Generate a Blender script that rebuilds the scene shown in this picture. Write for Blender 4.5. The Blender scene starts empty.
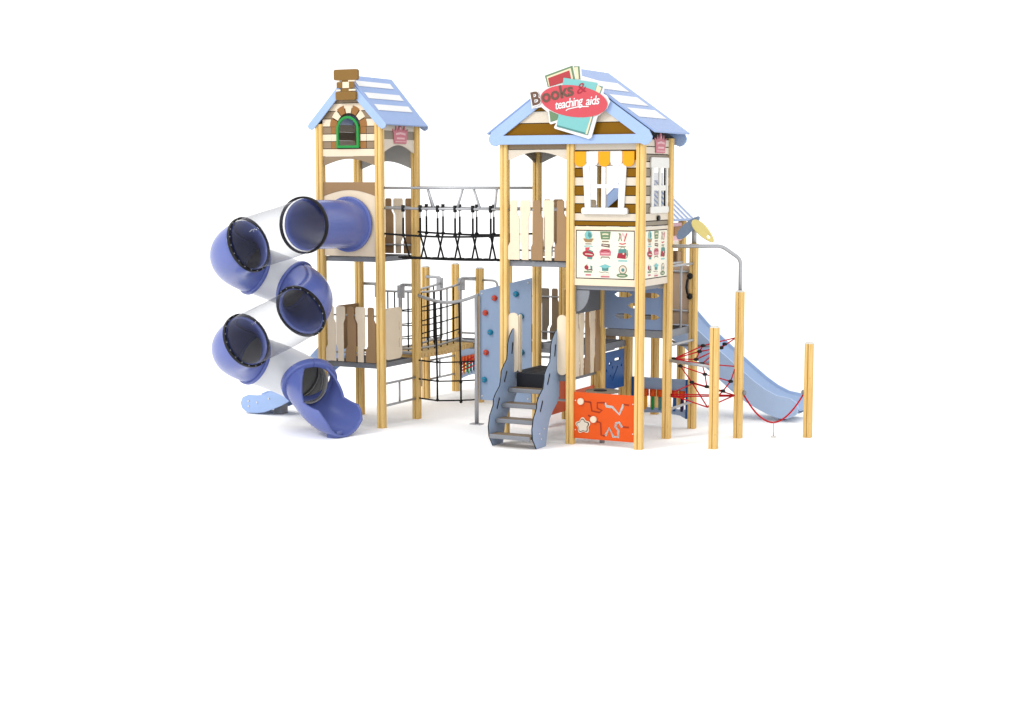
import bpy, bmesh, math, random
from mathutils import Vector, Matrix
from mathutils.geometry import tessellate_polygon
random.seed(4)
sc = bpy.context.scene
COL = sc.collection
PI = math.pi
R = math.radians

# ------------------------------------------------------------------ materials
def lin(c):
    c = c / 255.0
    return c / 12.92 if c <= 0.04045 else ((c + 0.055) / 1.055) ** 2.4

KK = 0.67
def S(r, g, b, k=0.86):
    k = k * KK / 0.86
    return (lin(r) * k, lin(g) * k, lin(b) * k, 1)

def newmat(name):
    m = bpy.data.materials.new(name)
    m.use_nodes = True
    return m, m.node_tree.nodes, m.node_tree.links, m.node_tree.nodes['Principled BSDF']

def plastic(name, rgb, rough=0.42, var=0.05, k=0.86, scale=9.0, bump=0.03, spec=0.2):
    m, n, l, b = newmat(name)
    c = S(*rgb, k)
    tc = n.new('ShaderNodeTexCoord')
    no = n.new('ShaderNodeTexNoise'); no.inputs['Scale'].default_value = scale; no.inputs['Detail'].default_value = 5
    l.new(tc.outputs['Object'], no.inputs['Vector'])
    mx = n.new('ShaderNodeMix'); mx.data_type = 'RGBA'
    mx.inputs['A'].default_value = tuple(min(1, x * (1 - var)) for x in c[:3]) + (1,)
    mx.inputs['B'].default_value = tuple(min(1, x * (1 + var)) for x in c[:3]) + (1,)
    l.new(no.outputs['Fac'], mx.inputs['Factor'])
    l.new(mx.outputs['Result'], b.inputs['Base Color'])
    b.inputs['Roughness'].default_value = rough
    b.inputs['Specular IOR Level'].default_value = spec
    if bump:
        n2 = n.new('ShaderNodeTexNoise'); n2.inputs['Scale'].default_value = 140; n2.inputs['Detail'].default_value = 2
        l.new(tc.outputs['Object'], n2.inputs['Vector'])
        bp = n.new('ShaderNodeBump'); bp.inputs['Strength'].default_value = bump * 3; bp.inputs['Distance'].default_value = 0.004
        l.new(n2.outputs['Fac'], bp.inputs['Height']); l.new(bp.outputs['Normal'], b.inputs['Normal'])
    return m

def wood(name, c1, c2, k=0.86):
    m, n, l, b = newmat(name)
    tc = n.new('ShaderNodeTexCoord')
    mp = n.new('ShaderNodeMapping'); mp.inputs['Scale'].default_value = (26, 26, 1.1)
    l.new(tc.outputs['Object'], mp.inputs['Vector'])
    no = n.new('ShaderNodeTexNoise'); no.inputs['Scale'].default_value = 2.2; no.inputs['Detail'].default_value = 6
    no.inputs['Distortion'].default_value = 0.6
    l.new(mp.outputs['Vector'], no.inputs['Vector'])
    r = n.new('ShaderNodeValToRGB')
    r.color_ramp.elements[0].position = 0.32; r.color_ramp.elements[0].color = S(*c2, k)
    r.color_ramp.elements[1].position = 0.62; r.color_ramp.elements[1].color = S(*c1, k)
    l.new(no.outputs['Fac'], r.inputs['Fac'])
    # sparse horizontal finger joints and knots
    mp2 = n.new('ShaderNodeMapping'); mp2.inputs['Scale'].default_value = (3, 3, 4.5)
    l.new(tc.outputs['Object'], mp2.inputs['Vector'])
    vo = n.new('ShaderNodeTexVoronoi'); vo.inputs['Scale'].default_value = 2.6
    l.new(mp2.outputs['Vector'], vo.inputs['Vector'])
    r2 = n.new('ShaderNodeValToRGB')
    r2.color_ramp.elements[0].position = 0.0; r2.color_ramp.elements[0].color = (0.66, 0.6, 0.5, 1)
    r2.color_ramp.elements[1].position = 0.14; r2.color_ramp.elements[1].color = (1, 1, 1, 1)
    l.new(vo.outputs['Distance'], r2.inputs['Fac'])
    mx = n.new('ShaderNodeMix'); mx.data_type = 'RGBA'; mx.blend_type = 'MULTIPLY'; mx.inputs['Factor'].default_value = 0.7
    l.new(r.outputs['Color'], mx.inputs['A']); l.new(r2.outputs['Color'], mx.inputs['B'])
    l.new(mx.outputs['Result'], b.inputs['Base Color'])
    b.inputs['Roughness'].default_value = 0.6
    b.inputs['Specular IOR Level'].default_value = 0.2
    bp = n.new('ShaderNodeBump'); bp.inputs['Strength'].default_value = 0.15; bp.inputs['Distance'].default_value = 0.003
    l.new(no.outputs['Fac'], bp.inputs['Height']); l.new(bp.outputs['Normal'], b.inputs['Normal'])
    return m

def metal(name, rgb, rough=0.45, met=0.55):
    m = plastic(name, rgb, rough, 0.1, 0.86, 30, 0.02, 0.5)
    m.node_tree.nodes['Principled BSDF'].inputs['Metallic'].default_value = met
    return m

def seethrough(name, tint, body, mixb, rough=0.06, edge=0.7):
    """thin moulded polycarbonate: partly clear, a faint grey body and a sheen at grazing angles"""
    m, n, l, b = newmat(name)
    out = n['Material Output']
    b.inputs['Base Color'].default_value = body
    b.inputs['Roughness'].default_value = rough
    tr = n.new('ShaderNodeBsdfTransparent'); tr.inputs['Color'].default_value = tint
    lw = n.new('ShaderNodeLayerWeight'); lw.inputs['Blend'].default_value = 0.35
    ma = n.new('ShaderNodeMath'); ma.operation = 'MULTIPLY_ADD'
    ma.inputs[1].default_value = edge; ma.inputs[2].default_value = mixb
    ma.use_clamp = True
    l.new(lw.outputs['Facing'], ma.inputs[0])
    mx = n.new('ShaderNodeMixShader')
    l.new(ma.outputs[0], mx.inputs['Fac']); l.new(tr.outputs[0], mx.inputs[1]); l.new(b.outputs[0], mx.inputs[2])
    l.new(mx.outputs[0], out.inputs['Surface'])
    return m

M = dict(
    wood=wood('laminated_pine', (254, 217, 142), (240, 194, 112)),
    log=wood('pale_log_wood', (246, 214, 150), (222, 178, 110)),
    cap=plastic('white_cap_plastic', (244, 242, 236)),
    sky=plastic('light_blue_panel', (176, 203, 248), 0.4),
    roof=plastic('roof_blue_panel', (158, 184, 232), 0.4),
    slideb=plastic('slide_blue', (194, 219, 255), 0.3),
    grayblue=plastic('grey_blue_panel', (162, 184, 216), 0.45),
    grayblue2=plastic('grey_blue_panel_inner', (142, 164, 202), 0.45),
    navy=plastic('navy_panel', (40, 96, 168), 0.4),
    tube=plastic('royal_blue_rotomould', (104, 119, 190), 0.25, 0.03, spec=0.4),
    cream=plastic('cream_panel', (255, 236, 208), 0.45),
    cream2=plastic('pale_beige_panel', (238, 226, 208), 0.45),
    tan=plastic('tan_brown_panel', (172, 138, 100), 0.45),
    taupe=plastic('taupe_brown_panel', (160, 138, 112), 0.45),
    brick=plastic('brick_brown_panel', (168, 116, 62), 0.45),
    chim=plastic('chimney_brown_panel', (144, 108, 52), 0.45),
    gold=plastic('dark_golden_brown_panel', (140, 96, 0), 0.5, spec=0.12),
    greyb=plastic('grey_brown_panel', (152, 140, 122), 0.45),
    orange=plastic('orange_panel', (242, 94, 20), 0.4),
    darkor=plastic('dark_orange_groove', (172, 58, 22), 0.5),
    amber=plastic('amber_panel', (255, 176, 20), 0.4),
    white=plastic('white_panel', (252, 252, 252), 0.35, 0.02),
    green=plastic('green_frame', (40, 160, 76), 0.4),
    steel=metal('galvanised_steel', (196, 198, 202)),
    steeld=metal('dark_deck_steel', (146, 150, 158), 0.55, 0.4),
    beige=plastic('beige_panel', (222, 192, 164), 0.5),
    lgrey=plastic('pale_grey_panel', (176, 174, 170), 0.5),
    pribbed=plastic('pale_ribbed_liner', (190, 190, 184), 0.5),
    dgrey=plastic('dark_grey_panel', (120, 122, 126), 0.5),
    seam=plastic('dark_seam', (52, 44, 36), 0.6, 0.02),
    black=plastic('black_plastic', (22, 22, 24), 0.4),
    deck=plastic('black_deck_board', (34, 36, 44), 0.6, 0.25, scale=40, bump=0.15),
    rope=plastic('black_rope', (26, 26, 28), 0.8, 0.2, scale=60, bump=0.2),
    redrope=plastic('red_rope', (206, 22, 34), 0.7, 0.2, scale=60, bump=0.2),
    red=plastic('red_hold', (226, 84, 62), 0.4),
    teal=plastic('teal_hold', (42, 150, 190), 0.4),
    pink=plastic('pink_emblem', (216, 128, 140), 0.45),
    palepink=plastic('pale_pink_print', (246, 196, 200), 0.45),
    yellow=plastic('yellow_leaf', (252, 234, 150), 0.4),
    purple=plastic('purple_bar', (58, 36, 92), 0.4),
    sred=plastic('sign_red', (220, 88, 98), 0.5, 0.03),
    spage=plastic('sign_page_red', (190, 70, 76), 0.5, 0.03),
    steal=plastic('sign_teal', (134, 204, 204), 0.5, 0.03),
    sdteal=plastic('sign_dark_teal', (92, 150, 146), 0.5, 0.03),
    sgreen=plastic('sign_green', (118, 148, 112), 0.5, 0.03),
    scream=plastic('sign_cream', (240, 230, 196), 0.5, 0.03),
    sbrown=plastic('sign_brown', (116, 88, 76), 0.5, 0.03),
    sdred=plastic('sign_dark_red', (176, 52, 68), 0.5, 0.03),
    board=plastic('printed_board', (255, 251, 232), 0.4, 0.01),
    ribbed=plastic('grey_ribbed_liner', (118, 118, 114), 0.5),
    ground=plastic('white_ground', (253, 253, 253), 0.9, 0.0, 1.30, 3, 0, 0.0),
    clear=seethrough('clear_polycarbonate', (0.96, 0.965, 0.975, 1), (0.10, 0.10, 0.12, 1), 0.08, 0.03, 0.45),
    milky=seethrough('milky_polycarbonate', (0.93, 0.94, 0.95, 1), (0.60, 0.61, 0.63, 1), 0.97, 0.3),
)

# ------------------------------------------------------------------ mesh helpers
def tag(o, label=None, cat=None, group=None, kind=None):
    if label: o['label'] = label
    if cat: o['category'] = cat
    if group: o['group'] = group
    if kind: o['kind'] = kind
    return o

def thing(name, loc, label, cat, group=None):
    o = bpy.data.objects.new(name, None); COL.objects.link(o)
    o.location = loc; o['origin'] = tuple(loc)
    o.empty_display_size = 0.2
    return tag(o, label, cat, group)

class MB:
    def __init__(s): s.v = []; s.f = []; s.sm = []
    def add(s, vs, fs, smooth=False):
        k = len(s.v); s.v += [tuple(v) for v in vs]
        s.f += [tuple(i + k for i in f) for f in fs]; s.sm += [smooth] * len(fs)
        return s
    def box(s, x0, x1, y0, y1, z0, z1):
        v = [(x, y, z) for x in (x0, x1) for y in (y0, y1) for z in (z0, z1)]
        return s.add(v, [(0, 1, 3, 2), (4, 6, 7, 5), (0, 4, 5, 1), (2, 3, 7, 6), (0, 2, 6, 4), (1, 5, 7, 3)])
    def tube(s, pts, r, n=8, caps=True):
        pts = [Vector(p) for p in pts]
        m = len(pts); vs = []; prev = None
        for i, p in enumerate(pts):
            t = (pts[min(i + 1, m - 1)] - pts[max(i - 1, 0)]).normalized()
            if prev is None:
                a = Vector((0, 0, 1)) if abs(t.z) < 0.9 else Vector((1, 0, 0))
                u = t.cross(a).normalized()
            else:
                u = (prev - t * prev.dot(t)).normalized()
            prev = u; w = t.cross(u)
            rr = r[i] if isinstance(r, (list, tuple)) else r
            vs += [p + (u * math.cos(2 * PI * k / n) + w * math.sin(2 * PI * k / n)) * rr for k in range(n)]
        fs = [(i * n + k, i * n + (k + 1) % n, (i + 1) * n + (k + 1) % n, (i + 1) * n + k) for i in range(m - 1) for k in range(n)]
        s.add(vs, fs, True)
        if caps:
            b = len(s.v) - m * n
            s.f += [tuple(b + k for k in range(n))[::-1], tuple(b + (m - 1) * n + k for k in range(n))]; s.sm += [False, False]
        return s
    def ball(s, c, r, n=10, sx=1, sy=1, sz=1):
        vs = []; fs = []
        h = n // 2
        for i in range(h + 1):
            a = PI * i / h
            for k in range(n):
                b = 2 * PI * k / n
                vs.append((c[0] + sx * r * math.sin(a) * math.cos(b), c[1] + sy * r * math.sin(a) * math.sin(b), c[2] + sz * r * math.cos(a)))
        for i in range(h):
            for k in range(n):
                fs.append((i * n + k, i * n + (k + 1) % n, (i + 1) * n + (k + 1) % n, (i + 1) * n + k))
        return s.add(vs, fs, True)
    def plate(s, loops, frame, t):
        """loops: outer loop then holes, each a list of (u, v); frame = (axis, coordinate) or (O, U, V)"""
        P = [[Vector((a, b, 0)) for a, b in lp] for lp in loops]
        tri = tessellate_polygon(P)
        flat = [p for lp in P for p in lp]
        n = len(flat)
        vs = [fr(frame, p.x, p.y, 0) for p in flat] + [fr(frame, p.x, p.y, t) for p in flat]
        fs = [tuple(q) for q in tri] + [tuple(i + n for i in q)[::-1] for q in tri]
        k = 0
        for lp in P:
            m = len(lp)
            for i in range(m):
                a, b = k + i, k + (i + 1) % m
                fs.append((a, b, b + n, a + n))
            k += m
        return s.add(vs, fs)
    def build(s, name, mat, parent=None, bevel=0, label=None, smooth_angle=None):
        o = (0, 0, 0)
        if parent is not None: o = parent['origin'] if 'origin' in parent else parent.get('org', (0, 0, 0))
        me = bpy.data.meshes.new(name)
        me.from_pydata([(x - o[0], y - o[1], z - o[2]) for x, y, z in s.v], [], s.f)
        bm = bmesh.new(); bm.from_mesh(me)
        bmesh.ops.recalc_face_normals(bm, faces=bm.faces)
        bm.to_mesh(me); bm.free()
        me.polygons.foreach_set('use_smooth', s.sm)
        me.materials.append(mat)
        ob = bpy.data.objects.new(name, me); COL.objects.link(ob)
        ob['org'] = tuple(o)
        if parent is not None: ob.parent = parent
        if bevel:
            md = ob.modifiers.new('edge', 'BEVEL'); md.width = bevel; md.segments = 2; md.limit_method = 'ANGLE'; md.angle_limit = R(40)
        if label: ob['label'] = label
        return ob

def fr(frame, u, v, w=0):
    if frame[0] == 'Y': return (u, frame[1] + w, v)
    if frame[0] == 'X': return (frame[1] + w, u, v)
    if frame[0] == 'Z': return (u, v, frame[1] + w)
    O, U, V = frame
    N = U.cross(V)
    return tuple(O + U * u + V * v + N * w)

def plate(name, loops, frame, t, mat, parent, bevel=0.004, label=None):
    if not isinstance(loops[0], list): loops = [loops]
    return MB().plate(loops, frame, t).build(name, M[mat], parent, bevel, label)

def rect(a, b, c, d): return [(a, c), (b, c), (b, d), (a, d)]
def rrect(a, b, c, d, r, n=4):
    out = []
    for cx, cy, s in ((b - r, d - r, 0), (a + r, d - r, 90), (a + r, c + r, 180), (b - r, c + r, 270)):
        for k in range(n + 1):
            t = R(s + 90 * k / n); out.append((cx + r * math.cos(t), cy + r * math.sin(t)))
    return out
def circ(cx, cy, r, n=24, ry=None, rot=0):
    ry = ry or r; o = []
    for k in range(n):
        a = 2 * PI * k / n; x = r * math.cos(a); y = ry * math.sin(a)
        o.append((cx + x * math.cos(rot) - y * math.sin(rot), cy + x * math.sin(rot) + y * math.cos(rot)))
    return o

def ribbon(pts, w):
    """closed outline of a polyline of width w, in the plane"""
    L = []; Rr = []
    m = len(pts)
    for i, p in enumerate(pts):
        a = pts[max(i - 1, 0)]; b = pts[min(i + 1, m - 1)]
        dx, dy = b[0] - a[0], b[1] - a[1]; d = math.hypot(dx, dy) or 1
        nx, ny = -dy / d * w / 2, dx / d * w / 2
        L.append((p[0] + nx, p[1] + ny)); Rr.append((p[0] - nx, p[1] - ny))
    return L + Rr[::-1]

def post_mesh(x, y, z0, z1, h=0.056):
    c = 0.018; g = 0.0075; d = 0.018
    side = [(-h + c, h), (-g, h), (-g * .4, h - d), (g * .4, h - d), (g, h), (h - c, h), (h - c * .3, h - c * .3)]
    prof = []
    for k in range(4):
        a = -PI / 2 * k
        for px, py in side:
            prof.append((x + px * math.cos(a) - py * math.sin(a), y + px * math.sin(a) + py * math.cos(a)))
    return MB().plate([prof], ('Z', z0), z1 - z0)

def post(x, y, z1, parent, z0=0.0, label=None):
    return post_mesh(x, y, z0, z1).build('post', M['wood'], parent, 0, label)

def cap(x, y, z, parent):
    mb = MB(); c = 0.05
    mb.plate([rrect(x - .056, x + .056, y - .056, y + .056, .02)], ('Z', z), .012)
    mb.plate([rrect(x - .042, x + .042, y - .042, y + .042, .02)], ('Z', z + .0121), .012)
    return mb.build('cap', M['cap'], parent, 0.004)

def deck(parent, x0, x1, y0, y1, z, t=0.07):
    """steel edge frame with black anti-slip boards laid inside it"""
    mb = MB(); e = 0.035
    mb.box(x0, x1, y0, y0 + e, z - t, z); mb.box(x0, x1, y1 - e, y1, z - t, z)
    mb.box(x0, x0 + e, y0 + e, y1 - e, z - t, z); mb.box(x1 - e, x1, y0 + e, y1 - e, z - t, z)
    f = mb.build('deck_frame', M['steeld'], parent, 0.006)
    mb = MB(); n = 6; w = (x1 - x0 - 2 * e) / n
    for i in range(n):
        mb.box(x0 + e + i * w + .004, x0 + e + (i + 1) * w - .004, y0 + e, y1 - e, z - t * .6, z + .004)
    mb.build('deck_board', M['deck'], parent)

def pipe(name, pts, r, parent, mat='steel', label=None):
    return MB().tube(pts, r, 10).build(name, M[mat], parent, 0, label)

def arc(a, b, c, n=6):
    """quadratic rounding of a corner"""
    a, b, c = Vector(a), Vector(b), Vector(c)
    return [tuple(a * (1 - t) ** 2 + b * 2 * t * (1 - t) + c * t * t) for t in [k / n for k in range(n + 1)]]

def roundpath(pts, r=0.06):
    out = [tuple(pts[0])]
    for i in range(1, len(pts) - 1):
        p, a, b = Vector(pts[i]), Vector(pts[i - 1]), Vector(pts[i + 1])
        out += arc(p + (a - p).normalized() * r, p, p + (b - p).normalized() * r)
    return out + [tuple(pts[-1])]

def picket(u0, u1, z0, z1, kind):
    """puzzle edged plank: even ones are wide bodied, odd ones fill the gaps beside them"""
    w = u1 - u0; h = z1 - z0; s = w * .15; g = .012
    hi = (z0 + h * .78, z0 + h * .70); lo = (z0 + h * .30, z0 + h * .22)
    if kind == 0:
        L = [(u0 + s, z1 - .02), (u0 + s, lo[0]), (u0 - g, lo[1]), (u0 - g, z0)]
        Rr = [(u1 + g, z0), (u1 + g, hi[1]), (u1 - s, hi[0]), (u1 - s, z1 - .02)]
    elif kind == 1:
        L = [(u0, z1 - .02), (u0, lo[0]), (u0 + s * 1.2, lo[1]), (u0 + s * 1.2, z0)]
        Rr = [(u1 - s * 1.2, z0), (u1 - s * 1.2, hi[1]), (u1, hi[0]), (u1, z1 - .02)]
    else:
        L = [(u0 - g, z1 - .02), (u0 - g, hi[0]), (u0 + s, hi[1]), (u0 + s, z0)]
        Rr = [(u1 - s * 1.4, z0), (u1 - s * 1.4, lo[1]), (u1, lo[0]), (u1, z1 - .02)]
    return L + Rr + [(Rr[-1][0] - .016, z1), (L[0][0] + .016, z1)]

def railing(parent, axis, coord, u0, u1, z0, z1, cols, name='railing', out=-1, rails=True):
    """puzzle shaped planks on two horizontal steel rails; rails are the part, planks its sub-parts"""
    mb = MB()
    for z in (z0 + (z1 - z0) * .16, z0 + (z1 - z0) * .84):
        mb.tube([fr((axis, coord), u0 - .03, z, .02 * -out), fr((axis, coord), u1 + .03, z, .02 * -out)], .014, 8)
    for u in (u0 - .03, u1 + .03):
        mb.tube([fr((axis, coord), u, z0 + (z1 - z0) * .16, .02 * -out), fr((axis, coord), u, z0 + (z1 - z0) * .84, .02 * -out)], .012, 8)
    r = mb.build(name, M['steel'], parent)
    n = len(cols); w = (u1 - u0) / n
    for i, c in enumerate(cols):
        a = u0 + i * w + .012; b = u0 + (i + 1) * w - .012
        plate('plank', picket(a, b, z0, z1, (0, 1, 0, 2, 0)[i % 5]), (axis, coord + .004 * out), .018 * out, c, r, .003)
    return r

# ------------------------------------------------------------------ setting
ob = MB().add([(-400, -400, 0), (400, -400, 0), (400, 400, 0), (-400, 400, 0)], [(0, 1, 2, 3)]).build('ground', M['ground'])
tag(ob, kind='structure')

# ================================================================== LEFT TOWER
T = thing('play_tower', (-4.5, 0.5, 0), 'narrow tall tower with brown stone pattern chimney, green arched window and tube slide exit', 'play tower')
CX = -4.5
for x in (-5, -4):
    for y in (0, 1):
        post(x, y, 4.36, T)
deck(T, -4.95, -4.05, 0.03, .97, .92)
deck(T, -4.95, -4.05, 0.03, .97, 2.46)

def hw(z, apex, slope, inset=.06): return max(0.0, (apex - z) / slope - inset)

def gable_cladding(T, yf, out, rows, apex, slope, cx, wmax, win=None):
    """single boards, each its own plate, set on a dark backing so the seams show"""
    for (z0, z1, c) in rows:
        g = .005
        a0 = min(wmax, hw(z0 + g, apex, slope)); a1 = min(wmax, hw(z1 - g, apex, slope))
        if a0 <= 0.01: continue
        pts = []
        if win and z0 < win[2] + win[1] - .002:
            wr, zc = win[1], win[2]
            f = lambda z: (wr if z <= zc else math.sqrt(max(0, wr * wr - (z - zc) ** 2)))
            for s in (-1, 1):
                i0, i1 = f(z0 + g), f(z1 - g)
                zm = (z0 + z1) / 2
                am = min(wmax, hw(zm, apex, slope))
                if a1 > i1 + .01:
                    poly = [(cx + s * i0, z0 + g), (cx + s * a0, z0 + g), (cx + s * am, zm), (cx + s * a1, z1 - g), (cx + s * i1, z1 - g), (cx + s * f(zm), zm)]
                    plate('cladding_board', poly, ('Y', yf), .014 * out, c, T, .002)
            continue
        poly = [(cx - a0, z0 + g), (cx + a0, z0 + g), (cx + a1, z1 - g), (cx - a1, z1 - g)] if a1 > .01 else [(cx - a0, z0 + g), (cx + a0, z0 + g), (cx, z1 - g)]
        plate('cladding_board', poly, ('Y', yf), .014 * out, c, T, .002)

AP, SL = 5.0, 1.03
def arch_open(cx, w, z0, zc, n=12):
    return [(cx - w, z0), (cx + w, z0)] + [(cx + w * math.cos(PI * k / n), zc + w * math.sin(PI * k / n)) for k in range(n + 1)]
ZC = 4.29
# backing with the window opening
outer = [(CX - .445, 3.90), (CX + .445, 3.90), (CX + .445, 4.36), (CX + .6, 4.36), (CX, AP - .05), (CX - .6, 4.36), (CX - .445, 4.36)]
wall = plate('gable_wall', [outer, arch_open(CX, .19, 4.03, ZC)], ('Y', -.004), .02, 'seam', T, 0, 'dark backing behind the stone pattern boards')
rows = [(4.005, 4.11, 'taupe'), (4.11, 4.215, 'cream'), (4.215, 4.32, 'taupe'), (4.32, 4.43, 'cream'), (4.43, 4.54, 'taupe'), (4.54, 4.65, 'cream'), (4.65, 4.8, 'taupe')]
for z0, z1, c in rows:
    gable_cladding(wall, -.006, -1, [(z0, z1, c)], AP, SL, CX, .445, ('w', .30, ZC))
plate('cladding_board', rect(CX - .445, CX + .445, 3.90, 4.0), ('Y', -.006), -.016, 'cream', wall, .002)
for i in range(3):
    z0 = 4.005 + i * .105
    for s in (-1, 1):
        a, b = sorted((CX + s * .20, CX + s * .295))
        plate('brick', rect(a, b, z0 + .004, min(z0 + .1, ZC + .03)), ('Y', -.006), -.018, ('brick', 'cream', 'brick')[i], wall, .002)
for k in range(7):
    a0 = PI * k / 7 + .03; a1 = PI * (k + 1) / 7 - .03
    q = [(CX + r * math.cos(a), ZC + .02 + r * math.sin(a)) for r, a in ((.2, a0), (.2, (a0 + a1) / 2), (.2, a1), (.315, a1), (.315, (a0 + a1) / 2), (.315, a0))]
    plate('brick', q, ('Y', -.006), -.018 if k % 2 else -.020, ('brick', 'cream')[k % 2], wall, .002)
# green window frame
no = arch_open(CX, .188, 4.015, ZC - .01, 16); ni = arch_open(CX, .152, 4.05, ZC - .01, 16)
plate('window_frame', [no, ni], ('Y', -.03), -.028, 'green', T, .005)
# lower arched taupe board
ab = [(CX - .445, 3.897), (CX - .445, 3.765)] + [(CX - .40 + .8 * k / 12, 3.775 + .085 * math.sin(PI * k / 12)) for k in range(13)] + [(CX + .445, 3.765), (CX + .445, 3.897)]
plate('arch_board', ab, ('Y', -.02), .02, 'taupe', T)
# side and back cladding
def side_arch(T, x, out, y0=.06, y1=.94, emblem=True):
    p = T
    plate('side_board', rect(y0, y1, 4.262, 4.37), ('X', x), .018 * out, 'cream2', p, .002)
    plate('side_board', rect(y0, y1, 4.142, 4.26), ('X', x), .018 * out, 'greyb', p, .002)
    a = [(y0, 4.14), (y0, 3.95)] + [(y0 + .05 + (y1 - y0 - .1) * k / 12, 3.96 + .10 * math.sin(PI * k / 12)) for k in range(13)] + [(y1, 3.95), (y1, 4.14)]
    plate('arch_board', a, ('X', x), .018 * out, 'cream2', p, .002)
side_arch(T, -4.0, 1); side_arch(T, -5.0, -1)
ba = [(CX - .445, 4.36), (CX - .445, 3.72)] + [(CX - .40 + .8 * k / 12, 3.735 + .10 * math.sin(PI * k / 12)) for k in range(13)] + [(CX + .445, 3.72), (CX + .445, 4.36), (CX + .6, 4.36), (CX, AP - .05), (CX - .6, 4.36)]
plate('back_gable', ba, ('Y', 1.0), .02, 'lgrey', T)  # shadow inside the gable is put into this grey colour
# crown basket emblem on the right side
def emblem(parent, x, yc, zc, s=1.0):
    c = [(-.20, -.16), (.20, -.16), (.22, .0), (.26, .09), (.20, .07), (.17, .05), (.14, .15), (.09, .06), (.06, .10), (.03, .17), (-.03, .17), (-.06, .10), (-.09, .06), (-.14, .15), (-.17, .05), (-.20, .07), (-.26, .09), (-.22, .0)]
    e = plate('emblem', [(yc + a * s, zc + b * s) for a, b in c], ('X', x), .012, 'pink', parent, .002, 'pink crown shaped emblem')
    mb = MB()
    mb.plate([ribbon([(yc - .16 * s, zc + .0 * s), (yc, zc + .02 * s), (yc + .16 * s, zc + .0 * s)], .035 * s)], ('X', x + .0125), .003)
    mb.plate([ribbon([(yc - .13 * s, zc - .07 * s), (yc + .13 * s, zc - .07 * s)], .03 * s)], ('X', x + .0125), .003)
    mb.plate([circ(yc, zc + .1 * s, .025 * s, 8)], ('X', x + .0125), .003)
    mb.plate([ribbon([(yc - .17 * s, zc - .125 * s), (yc + .17 * s, zc - .125 * s)], .012 * s)], ('X', x + .0125), .003)
    mb.build('print', M['palepink'], e)
    return e
emblem(T, -3.98, .53, 4.215, .84)

def roof(T, cx, hwid, y0, y1, zap, zeave, stripes, bargew, full=False, t=.025, brd='sky', name='roof'):
    sl = (zap - zeave) / hwid
    L = math.hypot(hwid, zap - zeave)
    res = None
    for s in (-1, 1):
        U = Vector((0, 1, 0)); V = Vector((s * hwid / L, 0, -(zap - zeave) / L))
        O = Vector((cx, 0, zap))
        n = U.cross(V)
        frame = (O, U, V)
        up = 1 if n.z > 0 else -1
        ob = MB().plate([rect(y0, y1, 0, L)], frame, t * up).build(name, M['roof'], T, .006)
        O2 = O + n * up * (t + .0015)
        for (a, b, ya, yb) in stripes:
            MB().plate([rect(ya, yb, a * L, b * L)], (O2, U, V), .006 * up).build('roof_stripe', M['white'], ob)
    return sl, L

roof(T, CX, .62, -.06, 1.14, 5.03, 4.33, [(.12, .23, 0, .96), (.36, .48, 0.02, .98), (.60, .72, .04, .98)], .1)
def barge(T, cx, hwid, y, zap, zeave, w, r, t=.025, mat='sky'):
    s = (zap - zeave) / hwid
    dz = w * math.sqrt(1 + s * s)
    ex, ez = cx + hwid, zeave
    pts = [(cx, zap)]
    for sg in (1, -1):
        seq = [(cx + sg * hwid, zeave), (cx + sg * (hwid + .015), zeave - .03), (cx + sg * (hwid), zeave - .065), (cx + sg * (hwid - .05), zeave - .085), (cx + sg * (hwid - .11), zeave - .05)]
        if sg == 1: pts += seq + [(cx, zap - dz)]
        else: pts += seq[::-1]
    plate('barge_board', pts, ('Y', y), t, mat, T, .006)
barge(T, CX, .645, -.085, 5.03, 4.36, .11, .05)
barge(T, CX, .62, 1.14, 5.02, 4.36, .11, .05)
# chimney
ch = plate('chimney', rrect((CX + .03) - .20, (CX + .03) + .20, 4.965, 5.118, .03), ('Y', -.135), .05, 'chim', T, .008)
plate('chimney_brick', rrect((CX + .03) - .17, (CX + .03) + .165, 4.69, 4.805, .02), ('Y', -.135), .05, 'chim', ch, .006)
MB().plate([rect((CX + .03) - .075, (CX + .03) + .075, 4.79, 4.98)], ('Y', -.125), .03).build('chimney_brick', M['chim'], ch)
for a, b, c in ((-.15, -.055, 'chim'), (-.05, .06, 'cream'), (.065, .145, 'chim')):
    plate('chimney_brick', rect((CX + .03) + a, (CX + .03) + b, 4.855, 4.94), ('Y', -.14), .02, c, ch, .003)
for a, b, z in ((-.16, -.09, 4.812), (.05, .155, 4.815), (.04, .15, 4.944), (-.14, -.10, 4.944)):
    plate('chimney_brick', rect((CX + .03) + a, (CX + .03) + b, z, z + .026), ('Y', -.131), .03, 'cream', ch, .003)
# tunnel entry wall
hole = circ(CX, 2.92, .335, 32)
pa = [(-4.94, 2.47), (-4.06, 2.47), (-4.06, 3.335)] + [(CX + .42 - .84 * k / 12, 3.345 + .075 * math.sin(PI * k / 12)) for k in range(13)] + [(-4.94, 3.335)]
plate('tunnel_wall', [pa, hole], ('Y', -.012), .02, 'cream', T)
pb = [(-4.94, 3.53), (-4.94, 3.325)] + [(CX - .42 + .84 * k / 12, 3.338 + .08 * math.sin(PI * k / 12)) for k in range(13)] + [(-4.06, 3.325), (-4.06, 3.53)]
plate('arch_board', pb, ('Y', -.02), .024, 'tan', T, .004, 'plain tan arched board above the tunnel mouth')
railing(T, 'Y', -.01, -4.93, -4.07, .94, 1.74, ['cream', 'cream', 'tan', 'cream', 'tan'])
railing(T, 'Y', 1.01, -4.92, -4.05, 2.47, 3.29, ['tan', 'cream', 'tan', 'cream', 'tan'], out=1)
railing(T, 'X', -5.01, .08, .92, 2.48, 3.3, ['tan', 'cream', 'tan', 'cream', 'tan'], out=-1)
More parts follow.
